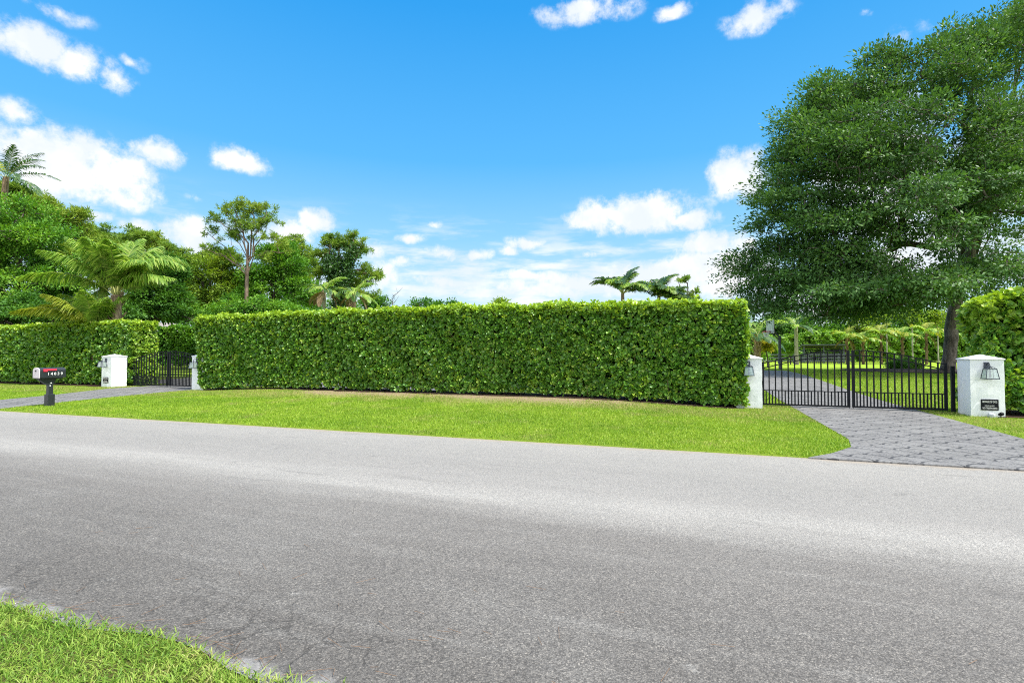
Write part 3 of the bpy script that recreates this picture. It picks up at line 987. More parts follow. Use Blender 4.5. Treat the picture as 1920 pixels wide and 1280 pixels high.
o = grass('grass', 300000, -27, 3, 8.4, 17.2, .055, .017, M['grass'], 5, bend=.55, thin=thin_front)
tag(o, 'mown green lawn between the hedges and the road', 'grass')
o = grass('grass', 60000, 5.4, 16, 8.9, 17.6, .055, .015, M['grass'], 6, bend=.55, thin=thin_front)
tag(o, 'mown green lawn right of the stamped driveway', 'grass')
o = grass('grass', 60000, -44, -22, 8.2, 17.2, .055, .022, M['grass'], 8, bend=.5, thin=thin_front)
tag(o, 'mown green lawn left of the far driveway', 'grass')
o = grass('grass', 150000, 1, 22, 17.2, 44, .06, .03, M['grass'], 9, bend=.5)
tag(o, 'mown green lawn behind the right driveway gate', 'grass')
def verge_thin(u, v, r):
    return np.where(v > 1.7, .75, 1.0)
o = grass('grass', 190000, -6.2, .8, -.2, 2.15, .050, .0060, M['verge'], 7, bend=.95, segs=2, thin=verge_thin)
tag(o, 'longer bright grass on the near verge', 'grass')

# fallen pine needles along the near edge of the road
def litter():
    r = np.random.default_rng(4)
    n = 260
    u = r.uniform(-6, 3, n); v = VNEAR + np.abs(r.normal(0, .10, n)) - .03
    far = r.uniform(size=n) < .16
    v = np.where(far, r.uniform(2.05, 3.4, n), v)
    cu = r.choice(np.array([-4.1, -3.3, -2.6, -1.9, -1.4, -.6]), n)
    u = np.where(r.uniform(size=n) < .6, cu + r.normal(0, .25, n), u)
    x, y = uv(u, v)
    a = r.normal(-AL, .8, n); L = r.uniform(.04, .17, n)
    p0 = np.stack([x, y, np.full(n, .022) + .03 * np.clip((v - 2) / 2, 0, 1)], 1)
    p1 = p0 + np.stack([np.cos(a) * L, np.sin(a) * L, r.uniform(-.002, .006, n)], 1)
    V, Fq = tubes_np(p0, p1, np.full(n, .0016), np.full(n, .0012), 3)
    tag(link('pine_needles', npmesh('pine_needles', V, [Fq]), M['needle']), 'fallen brown pine needles along the near road edge', 'needles', None, 'stuff')
litter()

# ================================================================== HEDGES
def zb_uv(A0, A1):
    def f(q):
        x = A0[0] + (A1[0] - A0[0]) * q; y = A0[1] + (A1[1] - A0[1]) * q
        return lawn_h(x, y) if hasattr(q, '__len__') else gz(x, y)
    return f

a0, a1 = uv(-20.62, 16.15), uv(1.28, 16.15)
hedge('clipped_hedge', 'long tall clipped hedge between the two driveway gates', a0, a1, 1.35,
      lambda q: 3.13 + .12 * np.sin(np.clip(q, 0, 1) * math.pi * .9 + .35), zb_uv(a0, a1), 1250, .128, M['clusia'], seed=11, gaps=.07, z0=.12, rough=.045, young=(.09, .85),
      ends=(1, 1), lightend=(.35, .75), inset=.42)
a0, a1 = uv(-44, 16.55), uv(-25.75, 16.95)
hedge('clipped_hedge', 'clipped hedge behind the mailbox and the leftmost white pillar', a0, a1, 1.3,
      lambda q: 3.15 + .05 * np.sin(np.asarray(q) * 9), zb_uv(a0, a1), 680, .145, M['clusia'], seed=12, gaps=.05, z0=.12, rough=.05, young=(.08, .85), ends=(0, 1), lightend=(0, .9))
a0, a1 = uv(7.02, 16.62), uv(17, 16.5)
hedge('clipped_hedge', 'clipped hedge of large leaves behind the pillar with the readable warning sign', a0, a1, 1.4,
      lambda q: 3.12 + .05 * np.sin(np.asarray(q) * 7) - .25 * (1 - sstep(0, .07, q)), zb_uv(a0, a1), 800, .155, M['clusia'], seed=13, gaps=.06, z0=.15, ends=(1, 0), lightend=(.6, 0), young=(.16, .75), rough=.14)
# hedges at the back of the grounds
p = P(120, 663, 47); q_ = P(440, 663, 44)
hedge('boundary_hedge', 'clipped hedge beyond the left driveway gate', (p.x, p.y), (q_.x, q_.y), 1.5, lambda q: 3.95 + 0 * np.asarray(q), lambda q: np.full_like(q, .4) if hasattr(q, '__len__') else .4,
      260, .2, M['broad'], seed=14, gaps=.05, ends=(0, 0), back=0, young=(.03, .5), rough=.2)
p = P(1290, 663, 74); q_ = P(2050, 663, 70)
hedge('boundary_hedge', 'light green hedge at the back behind the row of small palms', (p.x, p.y), (q_.x, q_.y), 2.0, lambda q: 4.1 + .3 * np.sin(np.asarray(q) * 23), lambda q: np.full_like(q, .4) if hasattr(q, '__len__') else .4,
      90, .36, M['farhedge'], seed=15, gaps=.06, ends=(0, 0), back=0, young=(.1, .5), rough=.5)

# ================================================================== GATE PILLARS, LANTERNS, SIGNS
def pillar_proto():
    root = empty('gate_pillar', (0, 0, 0))
    import bmesh
    s = MB()
    n = 9
    # slightly uneven hand rendered shaft
    rr = np.random.default_rng(2)
    V, Fq = [], []
    H, W, D = 1.47, .68, .70
    m_ = 6
    ring = []
    for i in range(m_): ring.append((-.5 + i / m_, -.5))
    for i in range(m_): ring.append((.5, -.5 + i / m_))
    for i in range(m_): ring.append((.5 - i / m_, .5))
    for i in range(m_): ring.append((-.5, .5 - i / m_))
    k = len(ring)
    for j in range(n + 1):
        z = -.12 + (H + .12) * j / n
        for (a, b) in ring:
            e = .003
            V.append((a * W + rr.normal(0, e), b * D + rr.normal(0, e), z))
    for j in range(n):
        for i in range(k):
            Fq.append((j * k + i, j * k + (i + 1) % k, (j + 1) * k + (i + 1) % k, (j + 1) * k + i))
    s.add(V, Fq); s.build('shaft', M['stucco'], root, smooth=False)
    c = MB()
    e = .022
    a, b = W / 2 + e, D / 2 + e
    V = [(-a, -b, 1.455), (a, -b, 1.455), (a, b, 1.455), (-a, b, 1.455), (-a, -b, 1.485), (a, -b, 1.485), (a, b, 1.485), (-a, b, 1.485), (0, 0, 1.595)]
    c.add(V, [(3, 2, 1, 0), (0, 1, 5, 4), (1, 2, 6, 5), (2, 3, 7, 6), (3, 0, 4, 7), (4, 5, 8), (5, 6, 8), (6, 7, 8), (7, 4, 8)])
    c.build('cap', M['stucco'], root, bevel=.008)
    return root

PIL = [((-26.25, 16.50), 'white stucco pillar at the left end, in front of the far hedge', 'left'),
       ((-20.42, 16.55), 'white stucco pillar half hidden by the left end of the long hedge', 'b'),
       ((1.36, 16.66), 'white stucco pillar at the right end of the long hedge', 'c'),
       ((6.79, 16.52), 'white stucco pillar bearing the readable warning sign, near the right edge', 'd')]
pp = pillar_proto()
for i, ((u, v), lab, _) in enumerate(PIL):
    o = pp if i == 0 else copy_tree(pp)
    x, y = uv(u, v)
    o.location = (x, y, gz(x, y) - .03 if i != 1 else gz(x, y)); o.rotation_euler = (0, 0, -AL)
    tag(o, lab, 'pillar', 'white driveway gate pillars')

def lantern_proto():
    """wall lantern, local: wall at y=0, looks to -y, origin at the middle of its back plate"""
    root = empty('wall_lantern', (0, 0, 0))
    MB().box((0, -.012, 0), (.115, .024, .19)).build('back_plate', M['lantern'], root, bevel=.003)
    a = MB()
    a.tube([(0, -.02, .02), (0, -.08, .075), (0, -.15, .085), (0, -.19, .05), (0, -.195, .0)], .009, 8)
    a.build('arm', M['lantern'], root, smooth=True)
    cy = -.195
    zt, zb, wt, wb = -.075, -.335, .105, .145     # half widths
    f = MB()
    ct = [(sx * wt, cy + sy * wt, zt) for sx, sy in ((-1, -1), (1, -1), (1, 1), (-1, 1))]
    cb = [(sx * wb, cy + sy * wb, zb) for sx, sy in ((-1, -1), (1, -1), (1, 1), (-1, 1))]
    for i in range(4):
        f.bar(ct[i], cb[i], .014); f.bar(ct[i], ct[(i + 1) % 4], .016); f.bar(cb[i], cb[(i + 1) % 4], .018)
        f.bar(ct[i], (0, cy, -.002), .011)
    f.build('frame', M['lantern'], root)
    for i in range(4):
        j = (i + 1) % 4
        g = MB(); s = .975
        sh = lambda q: ((q[0]) * s, cy + (q[1] - cy) * s, q[2])
        g.add([sh(ct[i]), sh(ct[j]), sh(cb[j]), sh(cb[i])], [(0, 1, 2, 3)])
        g.build('pane', M['glass'], root)
    MB().tube([(0, cy, 0), (0, cy, -.10)], .014, 8).tube([(0, cy, -.10), (0, cy, -.17)], .03, 10).tube([(0, cy, -.17), (0, cy, -.30)], .024, 10).build('lamp_holder', M['lantern'], root, smooth=True)
    return root

LAN = ['lantern on the leftmost white pillar', 'lantern on the pillar half hidden by the long hedge, at its left end',
       'dark lantern on the pillar at the right end of the long hedge', 'large glass lantern above the readable warning sign']
lp = lantern_proto()
for i, ((u, v), _, _) in enumerate(PIL):
    o = lp if i == 0 else copy_tree(lp)
    x, y = uv(u + (-.02 if i != 0 else -.03), v - .354)
    o.location = (x, y, 1.30); o.rotation_euler = (0, 0, -AL); o.scale = (.9, .9, .95)
    tag(o, LAN[i], 'lantern', 'lanterns on the gate pillars')

def lettering(name, text, size, parent, loc, rot, mat, width=None, thick=.0015, shear=0):
    cu = bpy.data.curves.new(name, 'FONT'); cu.body = text; cu.size = size; cu.align_x = 'CENTER'; cu.align_y = 'CENTER'
    cu.extrude = thick; cu.offset = size * .012
    tmp = bpy.data.objects.new('tmp', cu); COL.objects.link(tmp)
    bpy.context.view_layer.update()
    dg = bpy.context.evaluated_depsgraph_get()
    me = bpy.data.meshes.new_from_object(tmp.evaluated_get(dg))
    w = tmp.dimensions.x
    bpy.data.objects.remove(tmp)
    me.name = name
    if width:
        k = width / w
        for vtx in me.vertices: vtx.co.x *= k
    me.materials.clear()
    o = link(name, me, mat, parent)
    o.location = loc; o.rotation_euler = rot
    return o

def sign_proto():
    root = empty('warning_sign', (0, 0, 0))
    MB().box((0, -.006, 0), (.35, .012, .27)).build('panel', M['black'], root, bevel=.002)
    b = MB()
    for zz, hh in ((.128, .004), (-.128, .004)): b.box((0, -.0135, zz), (.33, .003, hh))
    for xx in (-.165, .165): b.box((xx, -.0135, 0), (.004, .003, .252))
    rt = (math.pi / 2, 0, 0)
    lettering('lettering', 'BEWARE OF DOG', .066, root, (0, -.0135, .072), rt, M['signwhite'], .29)
    lettering('lettering', 'PRIVATE PROPERTY', .032, root, (0, -.0135, -.025), rt, M['signwhite'], .20)
    lettering('lettering', 'NO TRESPASSING', .060, root, (0, -.0135, -.085), rt, M['signwhite'], .29)
    return root
spz = sign_proto()
x, y = uv(6.82, 16.52 - .361); spz.location = (x, y, .325); spz.rotation_euler = (0, 0, -AL)
tag(spz, 'black and white BEWARE OF DOG and NO TRESPASSING sign near the right edge', 'sign', 'warning signs on the pillars')
s2 = copy_tree(spz)
x, y = uv(-26.28, 16.50 - .361); s2.location = (x, y, .36)
tag(s2, 'small black warning sign low on the leftmost white pillar', 'sign', 'warning signs on the pillars')

# small fixture at the foot of the right pillar
fx = empty('ground_spotlight', (*uv(6.93, 15.98), .03), -AL)
tag(fx, 'small spotlight beside a stone at the foot of the rightmost pillar', 'spotlight')
MB().tube([(.03, 0, 0), (.03, 0, .06)], .012, 8).build('stake', M['black'], fx)
MB().tube([(.03, .06, .07), (.03, -.05, .10)], [.035, .045], 12).build('housing', M['black'], fx, smooth=True)
def rock(name, loc, rx, ry, rz_, seed):
    import bmesh
    r = random.Random(seed)
    bm = bmesh.new(); bmesh.ops.create_icosphere(bm, subdivisions=2, radius=1)
    for vtx in bm.verts:
        k = 1 + r.uniform(-.16, .16)
        vtx.co = Vector((vtx.co.x * rx * k, vtx.co.y * ry * k, vtx.co.z * rz_ * k))
    me = bpy.data.meshes.new(name); bm.to_mesh(me); bm.free()
    o = link(name, me, M['rock']); o.location = loc
    return o
o = rock('stone', (*uv(6.80, 16.02), .07), .085, .07, .08, 3)
tag(o, 'pale grey stone on the grass at the foot of the rightmost pillar', 'stone')

# ================================================================== GATES
def gate_leaf(hinge_uv, free_uv, label, lift, hz):
    """one leaf from hinge side to free side; local x along the leaf"""
    hx, hy = uv(*hinge_uv); fx_, fy = uv(*free_uv)
    W = math.dist((hx, hy), (fx_, fy)); rz = math.atan2(fy - hy, fx_ - hx)
    root = empty('gate_leaf', (hx, hy, hz), rz); tag(root, label, 'gate', 'black metal driveway gate leaves')
    m_ = M['black']
    def top(x):       # arched top: low at the hinge, high where the leaves meet
        q = x / W
        return 1.29 + .40 * math.sin(q * math.pi / 2) ** 1.0
    sw = .07
    MB().box((sw / 2, 0, (top(0) + lift) / 2 + .02), (sw, .05, top(0) - lift + .04)).build('stile', m_, root, bevel=.003)
    MB().box((W - sw / 2, 0, (top(W) + lift) / 2 - .01), (sw, .05, top(W) - lift - .02)).build('stile', m_, root, bevel=.003)
    for nm, dz in (('top_rail', 0.0), ('arch_rail', -.145)):
        b = MB(); n = 16
        for i in range(n):
            x0, x1 = sw + (W - 2 * sw) * i / n, sw + (W - 2 * sw) * (i + 1) / n
            b.bar((x0, 0, top(x0) + dz - .012), (x1 + .004, 0, top(x1) + dz - .012), .036, .028)
        b.build(nm, m_, root)
    MB().box((W / 2, 0, .49), (W - 2 * sw, .036, .026)).build('middle_rail', m_, root)
    MB().box((W / 2, 0, lift + .022), (W - 2 * sw, .045, .045)).build('bottom_rail', m_, root)
    n = 12
    st = (W - sw) / (n + 1)
    for i in range(n):
        x = sw / 2 + st * (i + 1)
        MB().box((x, 0, (top(x) - .02 + lift + .04) / 2), (.032, .032, top(x) - .02 - lift - .04)).build('picket', m_, root)
    for i in range(n + 1):
        x = sw / 2 + st * (i + .5)
        MB().box((x, 0, (.48 + lift + .045) / 2), (.030, .030, .48 - lift - .045)).build('short_picket', m_, root)
    MB().tube([(W - .03, -.035, lift + .25), (W - .03, -.035, -.02)], .007, 6).build('drop_bolt', m_, root)
    return root

gv = 17.03
gate_leaf((1.76, gv), (4.035, gv), 'left leaf of the nearer black gate, beside the hedge end', .055, .02)
gate_leaf((6.29, gv), (4.085, gv), 'right leaf of the nearer black gate, beside the pillar with the readable sign', .055, .02)
gate_leaf((-25.75, gv), (-23.34, gv), 'left leaf of the distant black gate, beside the leftmost pillar', .055, .03)
gate_leaf((-20.84, gv), (-23.27, gv), 'right leaf of the distant black gate, under the long hedge end', .055, .04)
def hinge_post(u, v, label, h):
    x, y = uv(u, v)
    root = empty('hinge_post', (x, y, gz(x, y)), -AL); tag(root, label, 'post', 'hinge posts of the gates')
    MB().box((0, 0, h / 2 - .02), (.08, .08, h + .04)).build('post', M['black'], root, bevel=.003)
    for z in (.16, h - .18):
        MB().tube([(0, -.045, z - .05), (0, -.045, z + .05)], .02, 8).box((-.0, -.045, z), (.06, .02, .03)).build('hinge', M['black'], root)
hinge_post(6.41, 17.03, 'black post between the right gate leaf and the pillar with the readable sign', 1.25)
hinge_post(-25.86, 17.02, 'black post against the leftmost white pillar', 1.2)

# ================================================================== MAILBOX
mx_, my_ = uv(-18.45, 9.78)
mb = empty('mailbox', (mx_, my_, gz(mx_, my_)), -AL)       # local y = away from the road
tag(mb, 'black mailbox with white 14039 numbers and red flag on a black post', 'mailbox')
mk = M['mailblack']
MB().box((0, .0, .165), (.185, .185, .40)).build('post_base', mk, mb, bevel=.012)
MB().box((0, .0, .58), (.118, .118, .50)).build('post', mk, mb, bevel=.006)
b = MB()       # bracket: tapering corbel under the box
b.add([(-.05, -.29, .83), (.05, -.29, .83), (.05, .12, .83), (-.05, .12, .83), (-.05, -.29, .80), (.05, -.29, .80), (.05, -.06, .62), (-.05, -.06, .62), (.05, .06, .62), (-.05, .06, .62), (.05, .12, .78), (-.05, .12, .78)],
      [(0, 1, 2, 3), (4, 5, 1, 0), (6, 5, 4, 7), (8, 6, 7, 9), (10, 8, 9, 11), (2, 10, 11, 3), (1, 5, 6, 8, 10, 2), (0, 3, 11, 9, 7, 4)])
b.build('bracket', mk, mb)
MB().box((0, -.02, .845), (.25, .60, .03)).build('shelf', mk, mb, bevel=.004)
# body: straight sides and a low arched top, swept along y
def arch(w, h0, h1, n=10):
    pts = [(-w, .86)]
    for i in range(n + 1):
        a = math.pi - math.pi * i / n
        pts.append((w * math.cos(a), h0 + (h1 - h0) * math.sin(a) ** .8))
    pts.append((w, .86))
    return pts
def sweep(y0, y1, w, h0, h1):
    A = arch(w, h0, h1); k = len(A); B = MB()
    V = [(x, y0, z) for x, z in A] + [(x, y1, z) for x, z in A]
    Fq = [(i, (i + 1) % k, k + (i + 1) % k, k + i) for i in range(k)] + [tuple(range(k))[::-1], tuple(range(k, 2 * k))]
    return B.add(V, Fq)
sweep(-.33, .33, .15, 1.055, 1.165).build('box', mk, mb, bevel=.003)
sweep(-.352, -.331, .153, 1.057, 1.170).build('door', M['pale'], mb, bevel=.002)
MB().box((0, -.36, 1.08), (.05, .02, .025)).box((0, -.372, 1.07), (.02, .012, .05)).build('door_latch', mk, mb)
# the near side of the box faces along -x ; flag folded down along it
lt2 = lettering('house_number', '1 4 0 3 9', .112, mb, (.1525, .05, .975), (math.pi / 2, 0, math.pi / 2), M['white'], .37)
fl2 = MB().box((.162, -.085, 1.10), (.01, .34, .05)).box((.163, -.20, 1.082), (.012, .10, .075)).build('flag', M['red'], mb)
for zz, xx in ((.62, .0), (.70, .02)):
    MB().box((.0605, -.02 + xx, zz), (.004, .035, .03)).build('reflector', M['white'], mb)

# ================================================================== BIG TREE (right)
bx, by = P(1776, 663, 34).x, 34.0
big_lobes = [lobe(1545, 340, 32, 105, 140, 5.0), lobe(1480, 500, 32, 105, 90, 5.0), lobe(1590, 190, 34, 95, 65, 4.0), lobe(1740, 240, 31, 150, 140, 5.5), lobe(1520, 240, 33, 60, 70, 3.5),
             lobe(1690, 420, 29, 160, 120, 5.0), lobe(1850, 130, 32, 110, 90, 5.0), lobe(1900, 380, 30, 160, 180, 6.0), lobe(1840, 520, 28, 130, 70, 4.0), lobe(1450, 390, 32, 45, 80, 3.0),
             lobe(1580, 560, 30, 140, 45, 4.0), lobe(1490, 300, 33, 45, 70, 3.0), lobe(1950, 60, 33, 120, 70, 5.0), lobe(2080, 300, 33, 150, 200, 7.0), lobe(1445, 555, 32, 55, 50, 3.0), lobe(1665, 140, 33, 60, 50, 4.0), lobe(1640, 300, 30, 110, 130, 5.0), lobe(1700, 550, 29, 120, 45, 4.0), lobe(1435, 470, 32, 30, 40, 2.0), lobe(1490, 585, 32, 110, 32, 4.0), lobe(1630, 585, 31, 110, 32, 4.0), lobe(1560, 430, 31, 120, 80, 4.0), lobe(1610, 505, 30, 130, 45, 4.0)]
tree('spreading_tree', 'huge dark green spreading tree on the right', (bx, by, gz(bx, by) - .1), big_lobes, 3100, 86, .95, .235, 'ficus',
     bark='darkbark', trunk_r=.37, trunk_top=(bx + .3, by - .3, 5.0), seed=21, flat=.26, limbs=20, shell=.3, wl=.42, zmin=2.9, limb_from=.6, lump=5, twig=.014, stretch=.45, leader=.08)
# mulch bed under it
def disc(name, c, rx, ry, mat, dz, n=40, seed=0):
    r = np.random.default_rng(seed)
    V = [(c[0], c[1], gz(*c) + dz)]
    for i in range(n):
        a = 2 * math.pi * i / n; k = 1 + r.normal(0, .025)
        x, y = c[0] + rx * k * math.cos(a), c[1] + ry * k * math.sin(a)
        V.append((x, y, gz(x, y) + dz))
    me = bpy.data.meshes.new(name); me.from_pydata(V, [], [(0, 1 + i, 1 + (i + 1) % n) for i in range(n)])
    return tag(link(name, me, mat), None, None, None, 'structure')
disc('mulch_bed', (bx - 1.0, by + 1.0), 4.6, 5.0, M['mulch'], .05)

# ================================================================== PALMS
r_ = np.random.default_rng(31)
# coconut palm behind the left hedge
p = P(216, 553, 26.5)
fr = [(180, 38, -24, 4.7), (150, 66, 5, 3.9), (115, 80, 38, 3.7), (85, 84, 50, 3.5), (40, 84, -30, 4.3), (15, 78, -40, 4.2), (2, 46, -18, 3.1), (-25, 70, -20, 3.4),
      (60, 78, 25, 3.8), (205, 62, 0, 3.8), (-60, 80, 25, 3.2), (-110, 78, 30, 3.2), (170, 74, 28, 3.8), (140, 58, -20, 3.4), (-8, 60, -45, 3.2), (215, 74, 34, 3.4)]
palm('coconut_palm', 'young coconut palm with arching fronds above the left hedge', (p.x + .1, p.y, .3), (p.x, p.y, p.z), .25, fr, seed=3, nl=112, llen=1.15, width=.085,
     boots=14, hang=.5, droop=1.0, rach=.032)
p = P(176, 606, 26)
fr = [(172, 42, -18, 4.0, 'frondY'), (192, 40, -25, 3.6, 'frondY'), (160, 58, 5, 3.2, 'frond'), (60, 75, 40, 2.2), (20, 70, 30, 2.2), (120, 80, 45, 2.4), (-30, 66, 20, 2.0), (205, 60, 10, 2.6, 'frondY'), (-80, 75, 40, 2.0)]
palm('low_palm', 'low palm with yellowish fronds reaching left above the hedge', (p.x, p.y, .3), (p.x, p.y, p.z - .15), .11, fr, seed=4, nl=90, llen=.95, hang=.6, width=.075, droop=1.0)
p = P(4, 330, 37)
palm('tall_palm', 'tall palm whose dark fronds rise above the trees at the left edge', (p.x - 1, p.y, .4), tuple(p), .2,
     [(10, 20, -28, 3.6, 'frondD'), (-5, 48, -10, 3.2, 'frondD'), (30, 70, 20, 3.0, 'frondD'), (70, 60, 0, 3, 'frondD'), (170, 30, -30, 3.4, 'frondD'), (140, 60, 0, 3.2, 'frondD'),
      (-40, 10, -50, 3.4, 'frondD'), (-15, -8, -45, 4.2, 'frondD'), (215, 10, -40, 3.3, 'frondD'), (-70, 35, -30, 3, 'frondY'), (-25, 70, 15, 2.8, 'frondD'), (100, 20, -40, 3, 'frondD')],
     seed=5, nl=34, llen=.8, width=.07, droop=.8)
# two ragged palms above the long hedge
for k, (px, py, lab, sd) in enumerate(((607, 545, 'ragged palm with drooping dead fronds above the hedge, beside the vine clad pine', 6), (664, 552, 'ragged palm with dead fronds directly below the vine clad pine', 7))):
    p = P(px, py, 37)
    palm('ragged_palm', lab, (p.x, p.y, .4), tuple(p), .13, ring_fronds(12, 2.0, r_, 0, 75, ('frond', 'frondD', 'frond')) + ring_fronds(5, 1.6, r_, -30, -5, ('frondDry',), -50), seed=sd, nl=26, llen=.7, width=.075,
         group='ragged palms above the long hedge', bark='palebark', droop=1.1)
for k, (px, py, L, lab) in enumerate(((1168, 550, 2.3, 'dark fan of palm fronds above the long hedge, leftmost of three'), (1236, 556, 2.1, 'dark palm crown above the long hedge, middle of three'), (1262, 566, 1.5, 'low palm crown above the long hedge, nearest the small sparse tree'))):
    p = P(px, py, 38)
    palm('dark_palm', lab, (p.x, p.y, .4), tuple(p), .14, ring_fronds(24, L * 1.12, r_, 28, 90, ('frondD', 'frondD', 'frond'), -70), seed=8 + k, nl=44, llen=.85, width=.08,
         group='dark palms above the long hedge', droop=.9)
# row of small palms at the back right
RP = [(1588, 646, 'leftmost small palm of the back row, seen at the meeting of the gate leaves'), (1618, 645, 'second small palm of the back row, just right of the meeting stiles'), (1652, 643, 'third small palm of the back row'),
      (1692, 640, 'fourth small palm of the back row, above the dark round shrub'), (1737, 638, 'small yellow palm nearest the big tree trunk')]
for k, (px, py, lab) in enumerate(RP):
    p = P(px, py + (-12, -4, -15, -8, -13)[k], 58)
    mats = ('frondY', 'frond', 'frondY') if k in (0, 2, 4) else ('frond', 'frondY', 'frond')
    palm('small_palm', lab, (p.x, p.y, .38), tuple(p), .125, ring_fronds(11, 2.1, r_, 28, 88, mats, -80) + ([] if k % 2 else ring_fronds(2, 1.8, r_, -35, -20, ('frondDry',), -40)), seed=40 + k, nl=18, llen=.8, width=.15, bark='palmdark',
         group='row of small palms before the back hedge', droop=.8, boots=6)
p = P(1420, 628, 46)
palm('stout_palm', 'stout palm with a criss-cross trunk behind the basketball hoop', (p.x, p.y, .38), tuple(p), .3, ring_fronds(14, 2.4, r_, -20, 70, ('frondD', 'frond', 'frondD', 'frond', 'frondDry'), -40), seed=51, nl=20, llen=.8, width=.12, boots=22)
p = P(1493, 612, 56)
palm('pale_trunk_palm', 'pale trunked palm behind the rail fence right of the basketball pole', (p.x, p.y, .38), tuple(p), .2, ring_fronds(13, 2.4, r_, -10, 70, ('frondD', 'frond'), -45), seed=52, nl=20, llen=.8, width=.12, bark='palebark')

# ================================================================== TREES on the left, behind the hedges
def bt(name, label, px, Y, lobes, clumps, leaves, crad, ll, mat, seed, **kw):
    b_ = P(px, 663, Y)
    return tree(name, label, (b_.x, b_.y, .35), [lobe(l[0], l[1], l[4] if len(l) > 4 else Y, l[2], l[3]) for l in lobes], clumps, leaves, crad, ll, mat, seed=seed, **kw)

bt('dense_tree', 'dense bright green broadleaf tree filling the left edge', 30, 33, [(10, 470, 80, 75), (75, 455, 55, 50), (40, 550, 110, 60), (50, 590, 120, 40), (-60, 480, 90, 110), (120, 520, 55, 55), (20, 400, 60, 45)], 800, 80, .6, .2, 'broad', 61, trunk_r=.3, shell=.5)
bt('understory_shrub', 'dark leafy shrubs behind the left hedge under the bright tree', 60, 30, [(20, 585, 70, 30), (100, 590, 60, 25), (170, 585, 45, 25), (-60, 580, 80, 40), (232, 590, 30, 20)], 330, 80, .5, .18, 'broadD', 74, trunk_r=.1, limbs=8, cat='shrub', shell=.2)
bt('dense_tree', 'yellowish needle leaved tree rising behind the bright tree at the left', 95, 41, [(70, 410, 75, 45), (120, 430, 50, 45), (140, 480, 50, 60), (30, 380, 50, 40)], 240, 10, .7, .42, 'pine', 62, style='tuft', wl=.16, tuft=(8, 14), trunk_r=.25)
bt('understory_tree', 'dark green leafy tree right of the coconut palm trunk', 285, 34, [(285, 560, 50, 55), (310, 525, 38, 45), (255, 590, 40, 40), (330, 580, 35, 45)], 520, 70, .5, .19, 'broadD', 63, trunk_r=.2, shell=.45)
bt('round_pine', 'round topped pine just left of the coconut palm crown', 200, 54, [(200, 455, 40, 35), (170, 480, 40, 40)], 170, 6, .6, .42, 'pine', 64, style='tuft', wl=.17, tuft=(8, 13), trunk_r=.22, shell=.6)
bt('round_pine', 'round topped pine right of the coconut palm crown', 285, 52, [(275, 465, 55, 45), (310, 490, 45, 45), (240, 480, 40, 45)], 260, 6, .6, .42, 'pine', 65, style='tuft', wl=.17, tuft=(8, 13), trunk_r=.24, shell=.6)
# the tall slash pine
b_ = P(457, 663, 36); tp = P(463, 455, 36)
tree('tall_pine', 'tall pine with a bare trunk and flat open crown', (b_.x, b_.y, .35), [lobe(440, 393, 36, 44, 16), lobe(395, 408, 36, 24, 12), lobe(475, 386, 36, 34, 13), lobe(510, 412, 36, 26, 18), lobe(390, 432, 36, 20, 7), lobe(455, 420, 36, 36, 12), lobe(490, 446, 36, 40, 8), lobe(415, 468, 36, 26, 7), lobe(525, 456, 36, 24, 8), lobe(430, 442, 36, 30, 12), lobe(480, 424, 36, 30, 14), lobe(545, 470, 36, 18, 7), lobe(395, 466, 36, 24, 7), lobe(430, 488, 36, 26, 9), lobe(500, 486, 36, 26, 9)],
     165, 4, .38, .27, 'pine', bark='pinebark', trunk_r=.125, trunk_top=tuple(tp), seed=66, style='tuft', wl=.16, tuft=(4, 18), limbs=14, shell=.3, limb_from=.70, flat=.9, pw=.46, lump=3)
bt('understory_shrub', 'low leafy growth at the foot of the tall pine', 455, 34, [(430, 590, 50, 28), (490, 588, 50, 26), (345, 592, 40, 28), (550, 590, 40, 26)], 200, 70, .5, .18, 'broad', 75, trunk_r=.1, limbs=8, cat='shrub', shell=.2)
bt('understory_tree', 'yellow green tree below the tall pine, left of its trunk', 395, 41, [(395, 535, 55, 50), (420, 500, 45, 35), (365, 570, 45, 40), (440, 560, 45, 45)], 560, 55, .5, .2, 'broadY', 67, trunk_r=.2)
bt('understory_tree', 'broad green tree right of the tall pine trunk', 500, 40, [(495, 530, 55, 50), (540, 510, 45, 50), (470, 575, 50, 35), (560, 560, 50, 45), (520, 480, 35, 25)], 680, 58, .5, .2, 'broad', 68, trunk_r=.22)
bt('round_pine', 'thin topped pine between the tall pine and the vine clad pine', 545, 50, [(550, 465, 32, 22), (525, 480, 40, 30), (575, 500, 25, 45), (560, 520, 30, 50)], 130, 5, .5, .42, 'pine', 69, style='tuft', wl=.16, tuft=(7, 13), trunk_r=.2, shell=.4)
bt('round_pine', 'wispy pine left of the tall pine trunk, half behind it', 375, 50, [(385, 495, 40, 18), (360, 500, 30, 25), (420, 485, 40, 14)], 90, 5, .5, .42, 'pine', 70, style='tuft', wl=.16, tuft=(7, 13), trunk_r=.18, shell=.4)
